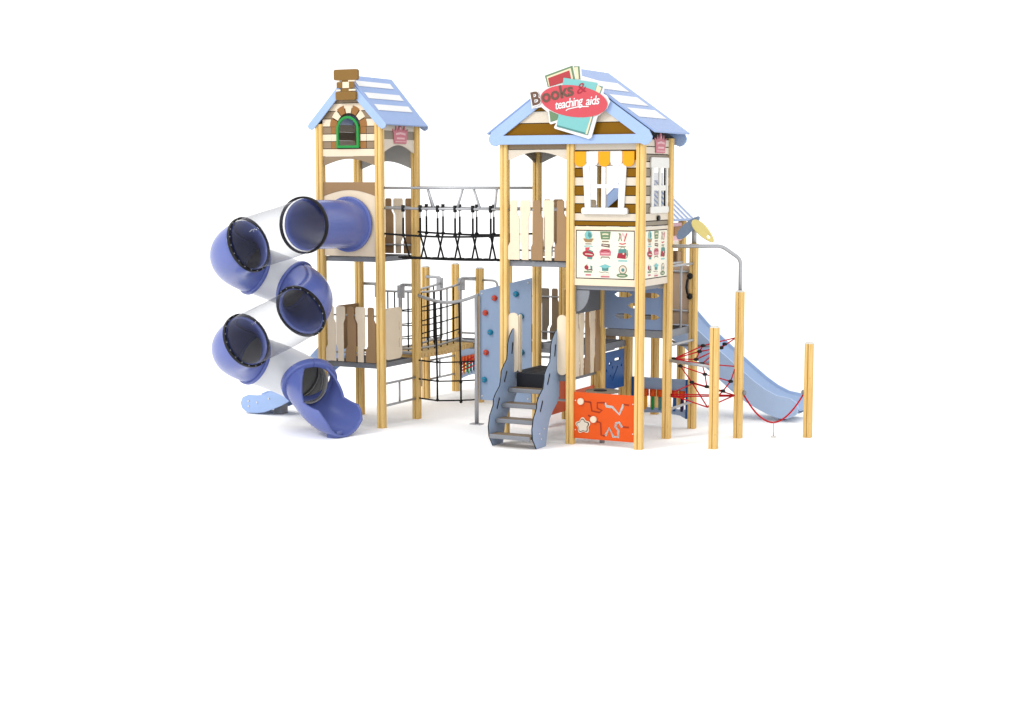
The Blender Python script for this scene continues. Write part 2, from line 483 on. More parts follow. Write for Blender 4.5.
# low left side: slide entry wall with a sloping top
plate('side_board', rect(.40, .94, 1.05, 1.71), ('X', -5.0), .02, 'tan', T)
# right side cream entry wall with two grip slots
ce = rrect(.08, .56, .97, 1.72, .09)
sl1 = rrect(.46, .485, 1.38, 1.52, .011, 2); sl2 = rrect(.46, .485, 1.12, 1.27, .011, 2)
plate('entry_wall', [ce, sl1, sl2], ('X', -4.0), .02, 'cream', T)
mb = MB()
for z in (.31, .63): mb.tube([(-4, .04, z), (-4, .96, z)], .018, 10)
mb.tube([(-4, .5, .31), (-4, .5, .63)], .016, 10)
mb.build('ladder_rail', M['steel'], T)

# ================================================================== TUBE SLIDE
TS = thing('tube_slide', (-5.0, -1.15, 0), 'winding royal blue tube slide with clear sections beside the narrow tower', 'tube slide')
RH = .51; HX, HY = -5.01, -1.15
def hz(ph):
    # height of the centre line against the turned angle in degrees
    tab = [(-1, 2.95), (0, 2.95), (95, 2.69), (205, 2.30), (270, 2.08), (360, 1.76), (455, 1.38), (560, 1.02), (640, .74), (700, .5)]
    for (a, za), (b, zb) in zip(tab, tab[1:]):
        if a <= ph <= b:
            return za + (zb - za) * (ph - a) / (b - a)
    return tab[-1][1]
def hsm(ph): return sum(hz(ph + d) for d in (-24, -12, 0, 12, 24)) / 5 if ph > 24 else hz(ph)
def hp(ph):
    a = R(ph); return Vector((HX - .08 * min(1, max(0, ph / 330)) + .04 * min(1, max(0, (ph - 400) / 80)) + RH * math.cos(a), HY - RH * math.sin(a), hsm(ph)))
def sweep(pts, rad, n=36, thick=0.0, arcs=None):
    """tube wall; arcs gives the half opening angle from the bottom (pi = closed)"""
    mb = MB(); m = len(pts)
    rings = []
    for layer in ((0,) if not thick else (0, -thick)):
        for i, p in enumerate(pts):
            t = (pts[min(i + 1, m - 1)] - pts[max(i - 1, 0)]).normalized()
            sd = t.cross(Vector((0, 0, 1))).normalized(); up = sd.cross(t)
            r = (rad[i] if isinstance(rad, list) else rad) + layer
            A = arcs[i] if arcs else PI
            for k in range(n + 1):
                a = -A + 2 * A * k / n
                rings.append(p + sd * math.sin(a) * r - up * math.cos(a) * r)
    w = n + 1; fs = []
    for q in range(1 if not thick else 2):
        o = q * m * w
        for i in range(m - 1):
            for k in range(n):
                fs.append((o + i * w + k, o + i * w + k + 1, o + (i + 1) * w + k + 1, o + (i + 1) * w + k))
    if thick:
        o = m * w
        for k in range(n):
            fs.append((k, k + 1, o + k + 1, o + k)); b = (m - 1) * w
            fs.append((b + k, b + k + 1, o + b + k + 1, o + b + k))
        for i in range(m - 1):
            fs.append((i * w, (i + 1) * w, o + (i + 1) * w, o + i * w))
            fs.append((i * w + n, (i + 1) * w + n, o + (i + 1) * w + n, o + i * w + n))
    mb.add(rings, fs, True)
    return mb
def fix(mb):
    # weld coincident seam vertices
    return mb
TR = .352
def seg(a, b, name, mat, flare=True, step=6, R0=None, th=.012, inner='ribbed'):
    k = max(2, int((b - a) / step)); ph = [a + (b - a) * i / k for i in range(k + 1)]
    pts = [hp(x) for x in ph]
    rad = [R0 or TR] * len(pts)
    o = sweep(pts, rad, 40, th).build(name, M[mat], TS)
    if flare:
        e = tang(b).normalized(); sweep([hp(b) - e * .05, hp(b)], TR + .028, 40, .05).build('flange', M['tube'], o, .008)
        if a > 250:
            e = tang(a).normalized(); sweep([hp(a), hp(a) + e * .05], TR + .028, 40, .05).build('flange', M['tube'], o, .008)
    if mat == 'milky':
        sweep(pts, [x - .008 for x in rad], 40, 0).build('liner', M[inner], o)
    return o
def collar(c, t, r, name='collar', mat='black', w=.045, bolts=True):
    t = t.normalized()
    o = sweep([c - t * w / 2, c + t * w / 2], r, 40, .03)
    o.sm = [False] * len(o.sm)
    ob = o.build(name, M[mat], TS, .004)
    if bolts:
        sd = t.cross(Vector((0, 0, 1))).normalized(); up = sd.cross(t)
        for k in range(20):
            a = 2 * PI * k / 20
            p = c + (sd * math.sin(a) + up * math.cos(a)) * (r - .012)
            MB().tube([p - t * .032, p + t * .032], .008, 6).build('bolt', M['steeld'], ob)
    return ob
st = [Vector((CX, -.02 - .055 * i, 2.93 + .02 * i / 20)) for i in range(21)]
o = sweep(st, [.37, .37] + [.343] * 17 + [.345, .36], 40, .012).build('blue_tube', M['tube'], TS)
sweep([Vector((CX, -.085, 2.93)), Vector((CX, -.035, 2.93))], .398, 40, .05).build('flange', M['tube'], TS, .01)
DY = Vector((0, -1, 0))
collar(Vector((CX, -1.175, 2.945)), DY, .395, bolts=False)
def tang(ph): return (hp(ph + 2) - hp(ph - 2))
seg(2, 93, 'clear_tube', 'clear', False, R0=.362, th=0)
def tang(ph): return (hp(ph + 2) - hp(ph - 2))
collar(hp(95), tang(95), .392)
seg(96, 208, 'blue_elbow', 'tube')
seg(204, 276, 'milky_tube', 'milky', False, R0=.345, th=0)
seg(272, 360, 'blue_elbow', 'tube')
collar(hp(361), tang(361), .392)
seg(363, 458, 'clear_tube', 'clear', False, R0=.362, th=0)
collar(hp(460), tang(460), .392)
seg(461, 562, 'blue_elbow', 'tube')
seg(558, 650, 'milky_tube', 'milky', False, R0=.345, th=0, inner='pribbed')
# exit chute: a steep hood that opens into a wide scoop
e0 = Vector((-4.76, -.72, .71)); et = Vector((.62, -.50, -.55)).normalized()
path = []; rad = []; arcs = []
N = 18
P0 = e0; P1 = e0 + et * .28; P3 = Vector((-3.98, -.98, .40)); P2 = P3 + Vector((-.28, .06, .01))
for i in range(N + 1):
    t = i / N
    path.append(P0 * (1 - t) ** 3 + P1 * 3 * t * (1 - t) ** 2 + P2 * 3 * t * t * (1 - t) + P3 * t ** 3)
    rad.append(.36 + (.0 if t < .3 else .045 * math.sin((t - .3) / .7 * PI * .7)))
    arcs.append(PI * (.90 - .40 * min(1, t / .50) ** 1.1))
arcs[-1] = PI * .34; arcs[-2] = PI * .42; arcs[-3] = PI * .47
ex = sweep(path, rad, 44, .035, arcs).build('exit_chute', M['tube'], TS, .008)
sweep([e0 - et * .05, e0 + et * .05], .405, 44, .095).build('flange', M['tube'], TS, .012)
MB().box(-4.22, -4.05, -1.10, -.96, 0, .10).build('foot', M['tube'], TS, .01)
q = [hp(640), hp(648), hp(650) * .6 + e0 * .4, (hp(650) * .3 + e0 * .7), e0 + et * .0]
lin_ = sweep(q, .312, 40, .006).build('liner', M['pribbed'], TS)
for k, c_ in enumerate(q[1:4]):
    pass
for f in (.15, .35, .55, .75, .92):
    j = f * 4; i0 = min(int(j), 3); c_ = q[i0].lerp(q[i0 + 1], j - i0)
    tt = (q[i0 + 1] - q[i0]).normalized()
    sweep([c_ - tt * .012, c_ + tt * .012], .305, 36, .010).build('rib', M['lgrey'], lin_)

# ================================================================== SMALL LEFT SLIDE
def bed_slide(TH, prof_top, prof_bot, y0, y1, mat, t=.035):
    n = [(x, z) for x, z in prof_top]; b = [(x, z) for x, z in prof_bot]
    out = n + b[::-1]
    plate('side_wall', out, ('Y', y0), t, mat, TH, .006)
    plate('side_wall', out, ('Y', y1 - t), t, mat, TH, .006)
    # chute bed between the walls, curved in section
    mb = MB(); m = len(b); k = 8
    def at(pr, f):
        q = f * (len(pr) - 1); i = min(int(q), len(pr) - 2); r = q - i
        return (pr[i][0] * (1 - r) + pr[i + 1][0] * r, pr[i][1] * (1 - r) + pr[i + 1][1] * r)
    NN = 40; vs = []
    for layer in (0, -.015):
        for i in range(NN + 1):
            f = i / NN
            xt, zt = at(prof_top, f); xb, zb = at(prof_bot, f)
            for j in range(k + 1):
                c = j / k; h = (2 * c - 1) ** 4
                g = .30 + .55 * h
                vs.append((xb * (1 - g) + xt * g, y0 + t + (y1 - y0 - 2 * t) * c, zb * (1 - g) + zt * g + layer))
    w = k + 1; fs = []
    for q in range(2):
        o = q * (NN + 1) * w
        fs += [(o + i * w + j, o + i * w + j + 1, o + (i + 1) * w + j + 1, o + (i + 1) * w + j) for i in range(NN) for j in range(k)]
    mb.add(vs, fs, True)
    mb.build('chute', M[mat], TH)

SLs = thing('short_slide', (-5.8, .5, 0), 'short light blue slide with bolted side walls, half hidden behind the tube slide', 'slide')
top = [(-5.04, 1.16), (-5.25, 1.10), (-5.5, .86), (-5.75, .62), (-5.95, .47), (-6.1, .38), (-6.25, .315), (-6.4, .295), (-6.55, .295), (-6.66, .25), (-6.70, .16)]
bot = [(-5.04, .80), (-5.2, .76), (-5.42, .58), (-5.62, .38), (-5.8, .24), (-5.95, .16), (-6.1, .10), (-6.25, .045), (-6.4, .02), (-6.58, .02), (-6.67, .08)]
bed_slide(SLs, top, bot, .25, .78, 'sky')
for x, z in ((-6.54, .20), (-6.54, .12), (-6.38, .19), (-6.16, .26)):
    MB().tube([(x, .247, z), (x, .235, z)], .014, 8).build('bolt', M['cap'], SLs)
MB().box(-6.2, -6.06, .42, .6, 0, .16).build('foot', M['steeld'], SLs, .01)

# ================================================================== ROPE BRIDGE
B = thing('rope_bridge', (-3, .5, 2.4), 'black rope bridge with grey handrails hung between the two roofed towers', 'rope bridge')
for y in (.03, .97):
    mb = MB()
    mb.tube([(-3.95, y, 3.45), (-2.05, y, 3.45)], .019, 10)
    mb.tube([(-3.95, y, 3.16), (-2.05, y, 3.16)], .017, 10)
    h = mb.build('handrail', M['steel'], B)
    mb = MB()
    for a, b in ((-3.23, -3.13), (-2.67, -2.76), (-2.50, -2.40), (-3.78, -3.70) if y > .5 else (-2.14, -2.17)):
        if y < .5 or a < -3.5: mb.tube([(a, y, 3.44), (b, y, 3.17)], .017, 8)
    mb.build('strut', M['steel'], h)
    xs = [-3.635 + .28 * i for i in range(6)] if y < .5 else [-3.80 + .28 * i for i in range(6)]
    rp = MB(); ch = MB(); kn = MB()
    for x in xs:
        MB().tube([(x, y, 3.145), (x, y, 3.02)], .009, 6).build('chain', M['steel'], B)
        rp.tube([(x, y, 3.03), (x, y, 2.79)], .015, 6)
        xb = x + (.14 if y < .5 else -.0)
        xm = x + .05
        rp.tube([(x, y, 2.79), (x + (-.13 if y < .5 else .14), .43 if y < .5 else .57, 2.44)], .014, 6)
        MB().tube([(x, y, 3.115), (x, y, 3.21)], .027, 8).build('clamp', M['black'], B)
        rp.ball((x, y, 2.785), .033, 8, 1, 1, .8)
    sag = [(-3.95 + 1.9 * i / 16, y, 2.80 - .03 * math.sin(PI * i / 16)) for i in range(17)]
    rp.tube(sag, .016, 6)
    rp.build('side_net', M['rope'], B); 
mb = MB()
for y in (.42, .5, .58):
    mb.tube([(-3.95 + 1.9 * i / 16, y, 2.45 - .02 * math.sin(PI * i / 16)) for i in range(17)], .014, 6)
for i in range(14):
    x = -3.88 + i * .14
    mb.box(x, x + .08, .40, .60, 2.425, 2.455)
mb.build('foot_rope', M['rope'], B)

# ================================================================== MAIN TOWER
G = thing('play_house', (-1, .5, 0), 'wide play house tower with blue striped gable roof, shop window and yellow awning', 'play house')
for x in (-2, -1, 0):
    for y in (0, 1):
        post(x, y, 4.12, G)
MA, MZ, ME = 1.19, 5.02, 4.19
roof(G, -1, MA + .03, -.09, 1.17, MZ, ME - .02, [(.20, .34, -.02, .92), (.43, .57, -.02, .94), (.64, .78, 0.0, .96)], .1)
# gable frames front and back
def gable_frame(y, t):
    a = MA - .04
    s = (MZ - ME) / MA
    outer = [(-1, MZ - .01)]
    outer += [(-1 + a, MZ - a * s - .01), (-1 + a + .045, 4.12), (-1 + a + .035, 4.075), (-1 + a, 4.03), (-1 + a - .06, 4.01), (-1 + a - .12, 4.035)]
    outer += [(-1 - a + .12, 4.035), (-1 - a + .06, 4.01), (-1 - a, 4.03), (-1 - a - .035, 4.075), (-1 - a - .045, 4.12), (-1 - a, MZ - a * s - .01)]
    zi = 4.155; dz = .19
    wi = (MZ - dz - zi) / s
    inner = [(-1, MZ - dz), (-1 - wi, zi), (-1 + wi, zi)]
    return outer, inner
o_, i_ = gable_frame(0, 0)
for y, t in ((-.115, .03), (1.14, .03)):
    gf = plate('gable_frame', [o_, i_], ('Y', y), t, 'sky', G, .006)
gw = plate('gable_wall', [(-2.05, 4.12), (.05, 4.12), (-1, 4.86)], ('Y', -.06), .02, 'seam', G, 0, 'dark backing behind the striped gable boards')
plate('gable_wall', [(-2.05, 4.12), (.05, 4.12), (-1, 4.86)], ('Y', 1.07), .02, 'dgrey', G, 0)
for z0, z1, c in ((4.12, 4.315, 'gold'), (4.315, 4.475, 'cream2'), (4.475, 4.60, 'gold'), (4.6, 4.72, 'cream2'), (4.72, 4.84, 'gold')):
    gable_cladding(gw, -.062, -1, [(z0, z1, c)], 4.98, .655, -1, 1.12)
# A-B bay, front: header, arch and railing over deck
plate('header_board', rect(-1.94, -1.06, 3.975, 4.09), ('Y', -.01), .02, 'taupe', G)
a = [(-1.94, 3.965), (-1.94, 3.83)] + [(-1.91 + .82 * k / 14, 3.835 + .10 * math.sin(PI * k / 14) ** .9) for k in range(15)] + [(-1.06, 3.83), (-1.06, 3.965)]
plate('arch_board', a, ('Y', -.015), .02, 'cream2', G)
for x0, x1 in ((-1.94, -1.06), (-.94, -.06)):
    a = [(x0, 4.1), (x0, 3.80)] + [(x0 + .03 + .82 * k / 14, 3.81 + .12 * math.sin(PI * k / 14)) for k in range(15)] + [(x1, 3.80), (x1, 4.1)]
    plate('arch_board', a, ('Y', 1.0), .02, 'lgrey', G)  # grey colour carries the shade of the rear boards, front ones are beige
a = [(.06, 4.1), (.06, 3.80)] + [(.08 + .84 * k / 14, 3.81 + .12 * math.sin(PI * k / 14)) for k in range(15)] + [(.94, 3.80), (.94, 4.1)]
plate('arch_board', a, ('X', -2.0), -.02, 'greyb', G)
railing(G, 'Y', -.01, -1.94, -1.06, 2.48, 3.29, ['cream', 'cream', 'tan', 'cream', 'tan'])
railing(G, 'Y', 1.01, -1.94, -1.06, 2.48, 3.29, ['cream', 'tan', 'cream', 'tan', 'cream'], out=1)
deck(G, -1.95, -1.05, .03, .97, 2.46)
deck(G, -.95, -.05, .03, .97, 2.16, .06)
# B-C bay: shop window wall
rowsz = [(3.716, 3.60, 'gold'), (3.60, 3.482, 'cream2'), (3.482, 3.358, 'gold'), (3.358, 3.247, 'cream2'), (3.247, 3.125, 'gold')]
WX0, WX1, WZ0, WZ1 = -.735, -.275, 3.20, 3.74
bk = plate('front_wall', [rect(-.945, -.055, 2.95, 4.10), rect(WX0, WX1, WZ0, WZ1)], ('Y', .0), .018, 'seam', G, 0, 'dark backing of the striped shop wall')
def board(u0, u1, z0, z1, c, axis='Y', coord=-.002, out=-1, parent=None, t=.014):
    plate('cladding_board', rect(u0, u1, min(z0, z1) + .006, max(z0, z1) - .006), (axis, coord), t * out, c, parent, .002)
for z1, z0, c in rowsz:
    board(-.945, WX0, z0, z1, c, parent=bk); board(WX1, -.055, z0, z1, c, parent=bk)
board(-.945, -.055, 3.95, 4.10, 'cream2', parent=bk)
for a, b in ((-.945, WX0), (WX1, -.055)):
    board(a, b, 3.716, 3.83, 'cream2', parent=bk); board(a, b, 3.83, 3.95, 'gold', parent=bk)
board(WX0, WX1, 3.74, 3.95, 'cream2', parent=bk)
board(-.945, -.055, 3.02, 3.125, 'cream2', parent=bk); board(-.945, -.055, 2.955, 3.02, 'gold', parent=bk)
# awning of scalloped slats
aw = None
w5 = (.86) / 5
for i in range(5):
    a, b = -.935 + i * w5, -.935 + (i + 1) * w5 - .003
    z0 = 3.735; rr = (b - a) / 2
    pts = [(b, 3.935), (a, 3.935), (a, z0 + rr * .8)] + [((a + b) / 2 - rr * math.cos(PI * k / 8), z0 + rr * .8 - rr * .8 * math.sin(PI * k / 8)) for k in range(1, 8)] + [(b, z0 + rr * .8)]
    o = plate('awning' if i == 0 else 'awning_slat', pts, ('Y', -.03), -.022, 'amber' if i % 2 == 0 else 'white', G if i == 0 else aw, .004)
    if i == 0: aw = o
# window frame
wf = plate('window_frame', [(-.785, 3.17), (-.70, 3.17), (-.715, 3.62), (-.72, 3.78), (-.82, 3.78)], ('Y', -.02), -.022, 'white', G, .004)
plate('frame_post', [(-.31, 3.17), (-.225, 3.17), (-.19, 3.78), (-.29, 3.78)], ('Y', -.02), -.022, 'white', wf, .004)
plate('frame_post', rect(-.55, -.49, 3.17, 3.75), ('Y', -.018), -.018, 'white', wf, .004)
plate('crossbar', rect(-.71, -.30, 3.455, 3.505), ('Y', -.019), -.016, 'white', wf, .004)
plate('sill', rrect(-.825, -.165, 3.112, 3.198, .03), ('Y', -.02), -.05, 'white', wf, .006)
# printed board below
pw = [rect(-.945, -.055, 2.16, 2.948), rect(-.925, -.075, 2.25, 2.90)]
plate('board_frame', pw, ('Y', -.002), -.018, 'cream', G)
ps = plate('printed_board', rect(-.912, -.088, 2.263, 2.887), ('Y', -.004), -.012, 'board', G, .002, 'white board printed with nine small school shop emblems')
MB().plate([rect(-.9248, -.0752, 2.2502, 2.8998)], ('Y', -.004), .003).build('board_seam', M['seam'], ps)

def icons(parent, axis, coord, u0, du, z0, dz, out, s=1.0, thin=1.0):
    """nine small printed emblems in three rows; colour patches a millimetre proud of the board"""
    layer = [0]
    def P(pts, mat, k=1):
        MB().plate([pts], (axis, coord + out * (.0012 * k)), .0008 * out).build('emblem', M[mat], parent)
    def C(i, j): return (u0 + i * du, z0 - j * dz)
    q = s
    def X(c, pts): return [(c[0] + a * q * thin, c[1] + b * q) for a, b in pts]
    # globe in hands
    c = C(0, 0)
    P(X(c, circ(0, -.035, .085, 20, .045)), 'scream'); P(X(c, [(-.085, -.02), (.085, -.02), (.05, -.075), (-.05, -.075)]), 'tan', 2)
    P(X(c, circ(0, .03, .062, 20)), 'steal', 3); P(X(c, [(0, .075), (.04, .06), (.055, .01), (.02, -.015), (-.01, .02)]), 'sdteal', 4)
    P(X(c, ribbon([(-.05, -.1), (.05, -.1)], .012)), 'sbrown', 2); P(X(c, ribbon([(-.07, -.135), (0, -.13), (.07, -.135)], .014)), 'steal', 2)
    # green blackboard
    c = C(1, 0)
    P(X(c, [(-.085, .085), (.085, .085), (.07, -.03), (-.07, -.03)]), 'sgreen'); P(X(c, ribbon([(-.05, .045), (0, .05), (.05, .045)], .022)), 'scream', 2)
    P(X(c, ribbon([(-.04, .0), (.05, .0)], .01)), 'scream', 2)
    P(X(c, ribbon([(-.055, -.06), (.055, -.06)], .02)), 'taupe'); P(X(c, [(-.06, -.09), (.07, -.1), (.07, -.15), (-.065, -.13)]), 'sbrown'); P(X(c, ribbon([(-.045, -.11), (.05, -.122)], .012)), 'cream2', 2)
    # pencils
    c = C(2, 0)
    P(X(c, ribbon([(-.06, -.05), (-.03, .06)], .014)), 'sgreen'); P(X(c, ribbon([(-.01, -.05), (-.055, .07)], .014)), 'taupe', 2)
    P(X(c, [(-.035, .01), (.005, .08), (.045, .01), (.03, 0), (.005, .045), (-.02, 0)]), 'palepink', 3); P(X(c, ribbon([(.03, -.055), (.07, .065)], .016)), 'sred', 4)
    P(X(c, ribbon([(-.05, -.085), (0, -.095), (.055, -.082)], .018)), 'sred'); P(X(c, ribbon([(-.06, -.13), (.06, -.13)], .008)), 'sbrown', 2)
    # red oval on books
    c = C(0, 1)
    P(X(c, [(-.05, .085), (.02, .09), (.0, .0), (-.05, .0)]), 'sred'); P(X(c, [(.0, .06), (.08, .03), (.06, -.09), (-.02, -.08)]), 'sdteal', 2)
    P(X(c, circ(0, -.01, .095, 24, .045, -.12)), 'sdred', 3); P(X(c, ribbon([(-.05, -.01), (.01, -.012), (.07, -.02)], .014)), 'cream2', 4)
    # red bench badge
    c = C(1, 1)
    P(X(c, [(-.095, .03), (-.06, .07), (.06, .07), (.095, .03), (.085, -.03), (-.085, -.03)]), 'pink'); P(X(c, ribbon([(-.07, .035), (0, .045), (.07, .035)], .018)), 'sdred', 2)
    P(X(c, ribbon([(-.07, .0), (.07, .0)], .012)), 'palepink', 2); P(X(c, ribbon([(-.07, -.075), (-.06, -.05), (.06, -.05), (.07, -.075)], .014)), 'sbrown')
    # satchel
    c = C(2, 1)
    P(X(c, ribbon([(-.03, .06), (-.02, .1), (.03, .1), (.04, .06)], .008)), 'sgreen'); P(X(c, [(-.06, .07), (.06, .075), (.075, -.02), (-.065, -.02)]), 'sdteal', 2)
    P(X(c, [(-.07, .01), (.06, .02), (.055, -.07), (-.085, -.06)]), 'sdred', 3); P(X(c, ribbon([(.075, .06), (.088, .0), (.07, -.06)], .012)), 'sgreen', 2)
    P(X(c, circ(.02, .005, .014, 10)), 'scream', 4); P(X(c, ribbon([(-.065, -.1), (.08, -.1)], .02)), 'steal')
    # apple and book
    c = C(0, 2)
    P(X(c, circ(-.03, .03, .034, 16)), 'sdred'); P(X(c, ribbon([(-.03, .06), (-.015, .085)], .008)), 'sgreen'); P(X(c, [(.03, .06), (.065, .05), (.065, -.01), (.04, -.01)]), 'sdteal')
    P(X(c, ribbon([(-.02, -.01), (.03, 0), (.07, -.01)], .016)), 'sbrown', 2); P(X(c, ribbon([(-.07, -.035), (.06, -.035)], .022)), 'sgreen'); P(X(c, ribbon([(-.045, -.08), (.045, -.08)], .024)), 'pink')
    # graduate cap
    c = C(1, 2)
    P(X(c, [(-.1, .05), (0, .085), (.1, .05), (0, .02)]), 'steal', 2); P(X(c, [(-.055, .045), (.055, .045), (.05, -.015), (-.05, -.015)]), 'sdteal')
    P(X(c, ribbon([(-.1, -.03), (-.05, -.04), (0, -.03), (.06, -.045)], .007)), 'sbrown'); P(X(c, ribbon([(-.07, -.1), (.07, -.1)], .024)), 'pink'); P(X(c, ribbon([(-.05, -.07), (.06, -.068)], .01)), 'cream2')
    # compass
    c = C(2, 2)
    P(X(c, circ(.01, .01, .066, 20)), 'taupe'); P(X(c, circ(.01, .01, .052, 20)), 'cream2', 2); P(X(c, circ(.012, .005, .026, 16)), 'sdteal', 3)
    P(X(c, circ(0, -.075, .09, 20, .032)), 'sgreen', 2); P(X(c, ribbon([(-.05, -.075), (.05, -.078)], .012)), 'cream2', 3)
icons(ps, 'Y', -.0165, -.74, .245, 2.805, .215, -1, .90)
# side bay (right): window wall and board
bs = plate('side_wall', [rect(.06, .94, 2.95, 4.10), rect(.33, .85, 3.20, 3.78)], ('X', -.018), .018, 'seam', G, 0, 'dark backing of the grey striped side wall')
for z1, z0, c in rowsz:
    c = 'greyb' if c == 'gold' else 'cream2'
    board(.06, .33, z0, z1, c, 'X', .002, 1, bs); board(.85, .94, z0, z1, c, 'X', .002, 1, bs)
board(.06, .94, 3.716, 3.78, 'cream2', 'X', .002, 1, bs) if False else None
for z1, z0, c in ((4.10, 4.0, 'cream2'), (4.0, 3.9, 'cream2'), (3.9, 3.8, 'greyb')):
    board(.06, .94, z0, z1, c, 'X', .002, 1, bs)
for a, b in ((.06, .33), (.85, .94)): board(a, b, 3.716, 3.80, 'cream2', 'X', .002, 1, bs)
board(.06, .94, 3.02, 3.125, 'cream2', 'X', .002, 1, bs); board(.06, .94, 2.955, 3.02, 'greyb', 'X', .002, 1, bs)
wsd = plate('side_window', [rrect(.26, .90, 3.72, 3.86, .03)], ('X', .02), .02, 'cap', G, .004)
plate('sill', rrect(.25, .9, 3.12, 3.21, .03), ('X', .02), .02, 'cap', wsd, .004)
for a, b in ((.29, .36), (.55, .62), (.81, .87)):
    plate('frame_post', rect(a, b, 3.21, 3.72), ('X', .02), .018, 'cap', wsd, .003)
plate('crossbar', rect(.36, .8, 3.42, 3.49), ('X', .02), .014, 'cap', wsd, .003)
# translucent panes behind with pale blue diagonal bars
pn = plate('pane', rect(.33, .85, 3.2, 3.66), ('X', -.03), .006, 'clear', wsd, 0)
MB().tube([(.025, .54, 3.055), (.05, .54, 3.055)], .036, 12).build('knob', M['black'], G)
pw = [rect(.06, .94, 2.16, 2.948), rect(.08, .93, 2.25, 2.90)]
plate('board_frame', pw, ('X', .0), .018, 'cream2', G)
ps2 = plate('printed_board', rect(.093, .917, 2.263, 2.887), ('X', .004), .012, 'board', G, .002, 'narrow looking white board on the side wall with nine small emblems')
MB().plate([rect(.0802, .9298, 2.2502, 2.8998)], ('X', .004), -.003).build('board_seam', M['seam'], ps2)
icons(ps2, 'X', .0165, .28, .235, 2.805, .215, 1, .90)
emblem(G, .022, .60, 4.045, .8)
# underside panels and lower railing on the inner side of the window bay
plate('under_panel', rect(.06, .94, 1.76, 2.09), ('X', -1.0), .02, 'dgrey', G, .004)
q = [(-.94, 2.09), (-.94, 1.80)] + [(-.94 + .2 * math.sin(PI / 2 * k / 8), 2.09 - .29 * math.cos(PI / 2 * k / 8) + .0) for k in range(1, 8)] + [(-.74, 2.09)]
plate('corner_bracket', q, ('Y', .02), .02, 'steeld', G, .003)
railing(G, 'X', -1.0, .06, .94, .90, 1.76, ['cream', 'cream', 'tan', 'cream', 'tan'], out=1)
deck(G, -1.95, -1.05, .05, .97, .92, .08)
# shelf that carries the steps' top: thick black front
plate('step_box', rect(-1.81, -1.22, .73, .925), ('Y', -.02), .06, 'deck', G, .004)
for x0, x1 in ((-1.95, -1.79), (-1.20, -1.055)):
    ent = rrect(x0, x1, .93, 1.75, .07)
    plate('entry_wall', [ent], ('Y', -.01), .02, 'cream', G)
# grip walls, set back along the bay sides
for x in (-1.80, ):
    gp = [rrect(.012, .09, .93, 1.73, .03), rrect(.045, .06, 1.35, 1.52, .006, 2), rrect(.045, .06, 1.05, 1.25, .006, 2)]
    plate('grip_wall', gp, ('X', x), .02, 'cream', G)
MB().tube([(-1.95, .9, .45), (-1.05, .9, .45)], .018, 10).build('cross_rail', M['steel'], G)

# ================================================================== BOOKS SIGN
SG = thing('shop_sign', (-.9, -.2, 4.1), 'red oval sign reading Books & teaching aids over teal and green books on the gable', 'sign')
def zp(x, y): return (-1.602 + x * .001628, 5.118 - y * .001458)
def Z(pts): return [zp(*p) for p in pts]
YS = -.14
layer = [0]
def spl(name, pts, mat, lv, parent=SG, t=.002):
    return MB().plate([Z(pts)], ('Y', YS - .02 - lv * .0022), -t).build(name, M[mat], parent)
backing = plate('sign_board', Z([(42, 262), (150, 222), (190, 210), (166, 122), (180, 115), (420, 36), (492, 42), (500, 138), (655, 188), (705, 228), (690, 300), (722, 320), (750, 372), (725, 430), (640, 505), (588, 690), (560, 702), (545, 694), (262, 604), (255, 590), (275, 552), (225, 565), (212, 552), (203, 460), (140, 408), (52, 420)]), ('Y', YS), -.02, 'white', SG, .004)
spl('book_cover', [(172, 126), (420, 44), (445, 170), (200, 230)], 'sgreen', 0, backing)
spl('book_page', [(190, 138), (405, 65), (428, 170), (210, 225)], 'scream', 1, backing)
spl('book_page', [(203, 150), (393, 86), (412, 170), (218, 225)], 'spage', 2, backing)
spl('book_cover', [(430, 52), (482, 52), (492, 170), (450, 165)], 'sgreen', 0, backing)
spl('book_page', [(434, 60), (468, 58), (478, 165), (448, 165)], 'scream', 1, backing)
spl('book_cover', [(212, 440), (300, 480), (285, 528), (225, 545)], 'sgreen', 0, backing)
spl('book_cover', [(343, 150), (690, 240), (660, 310), (560, 668), (282, 586), (300, 480)], 'sdteal', 3, backing)
spl('book_page', [(640, 222), (680, 250), (652, 320), (600, 500), (556, 660), (540, 655)], 'scream', 4, backing)
spl('book_cover', [(345, 150), (640, 205), (582, 515), (541, 645), (288, 572), (300, 480)], 'steal', 5, backing)
spl('oval', [(435 + 300 * math.cos(a) * math.cos(.16) - 140 * math.sin(a) * math.sin(.16), 362 + 300 * math.cos(a) * math.sin(.16) + 140 * math.sin(a) * math.cos(.16)) for a in [2 * PI * k / 48 for k in range(48)]], 'sred', 6, backing)
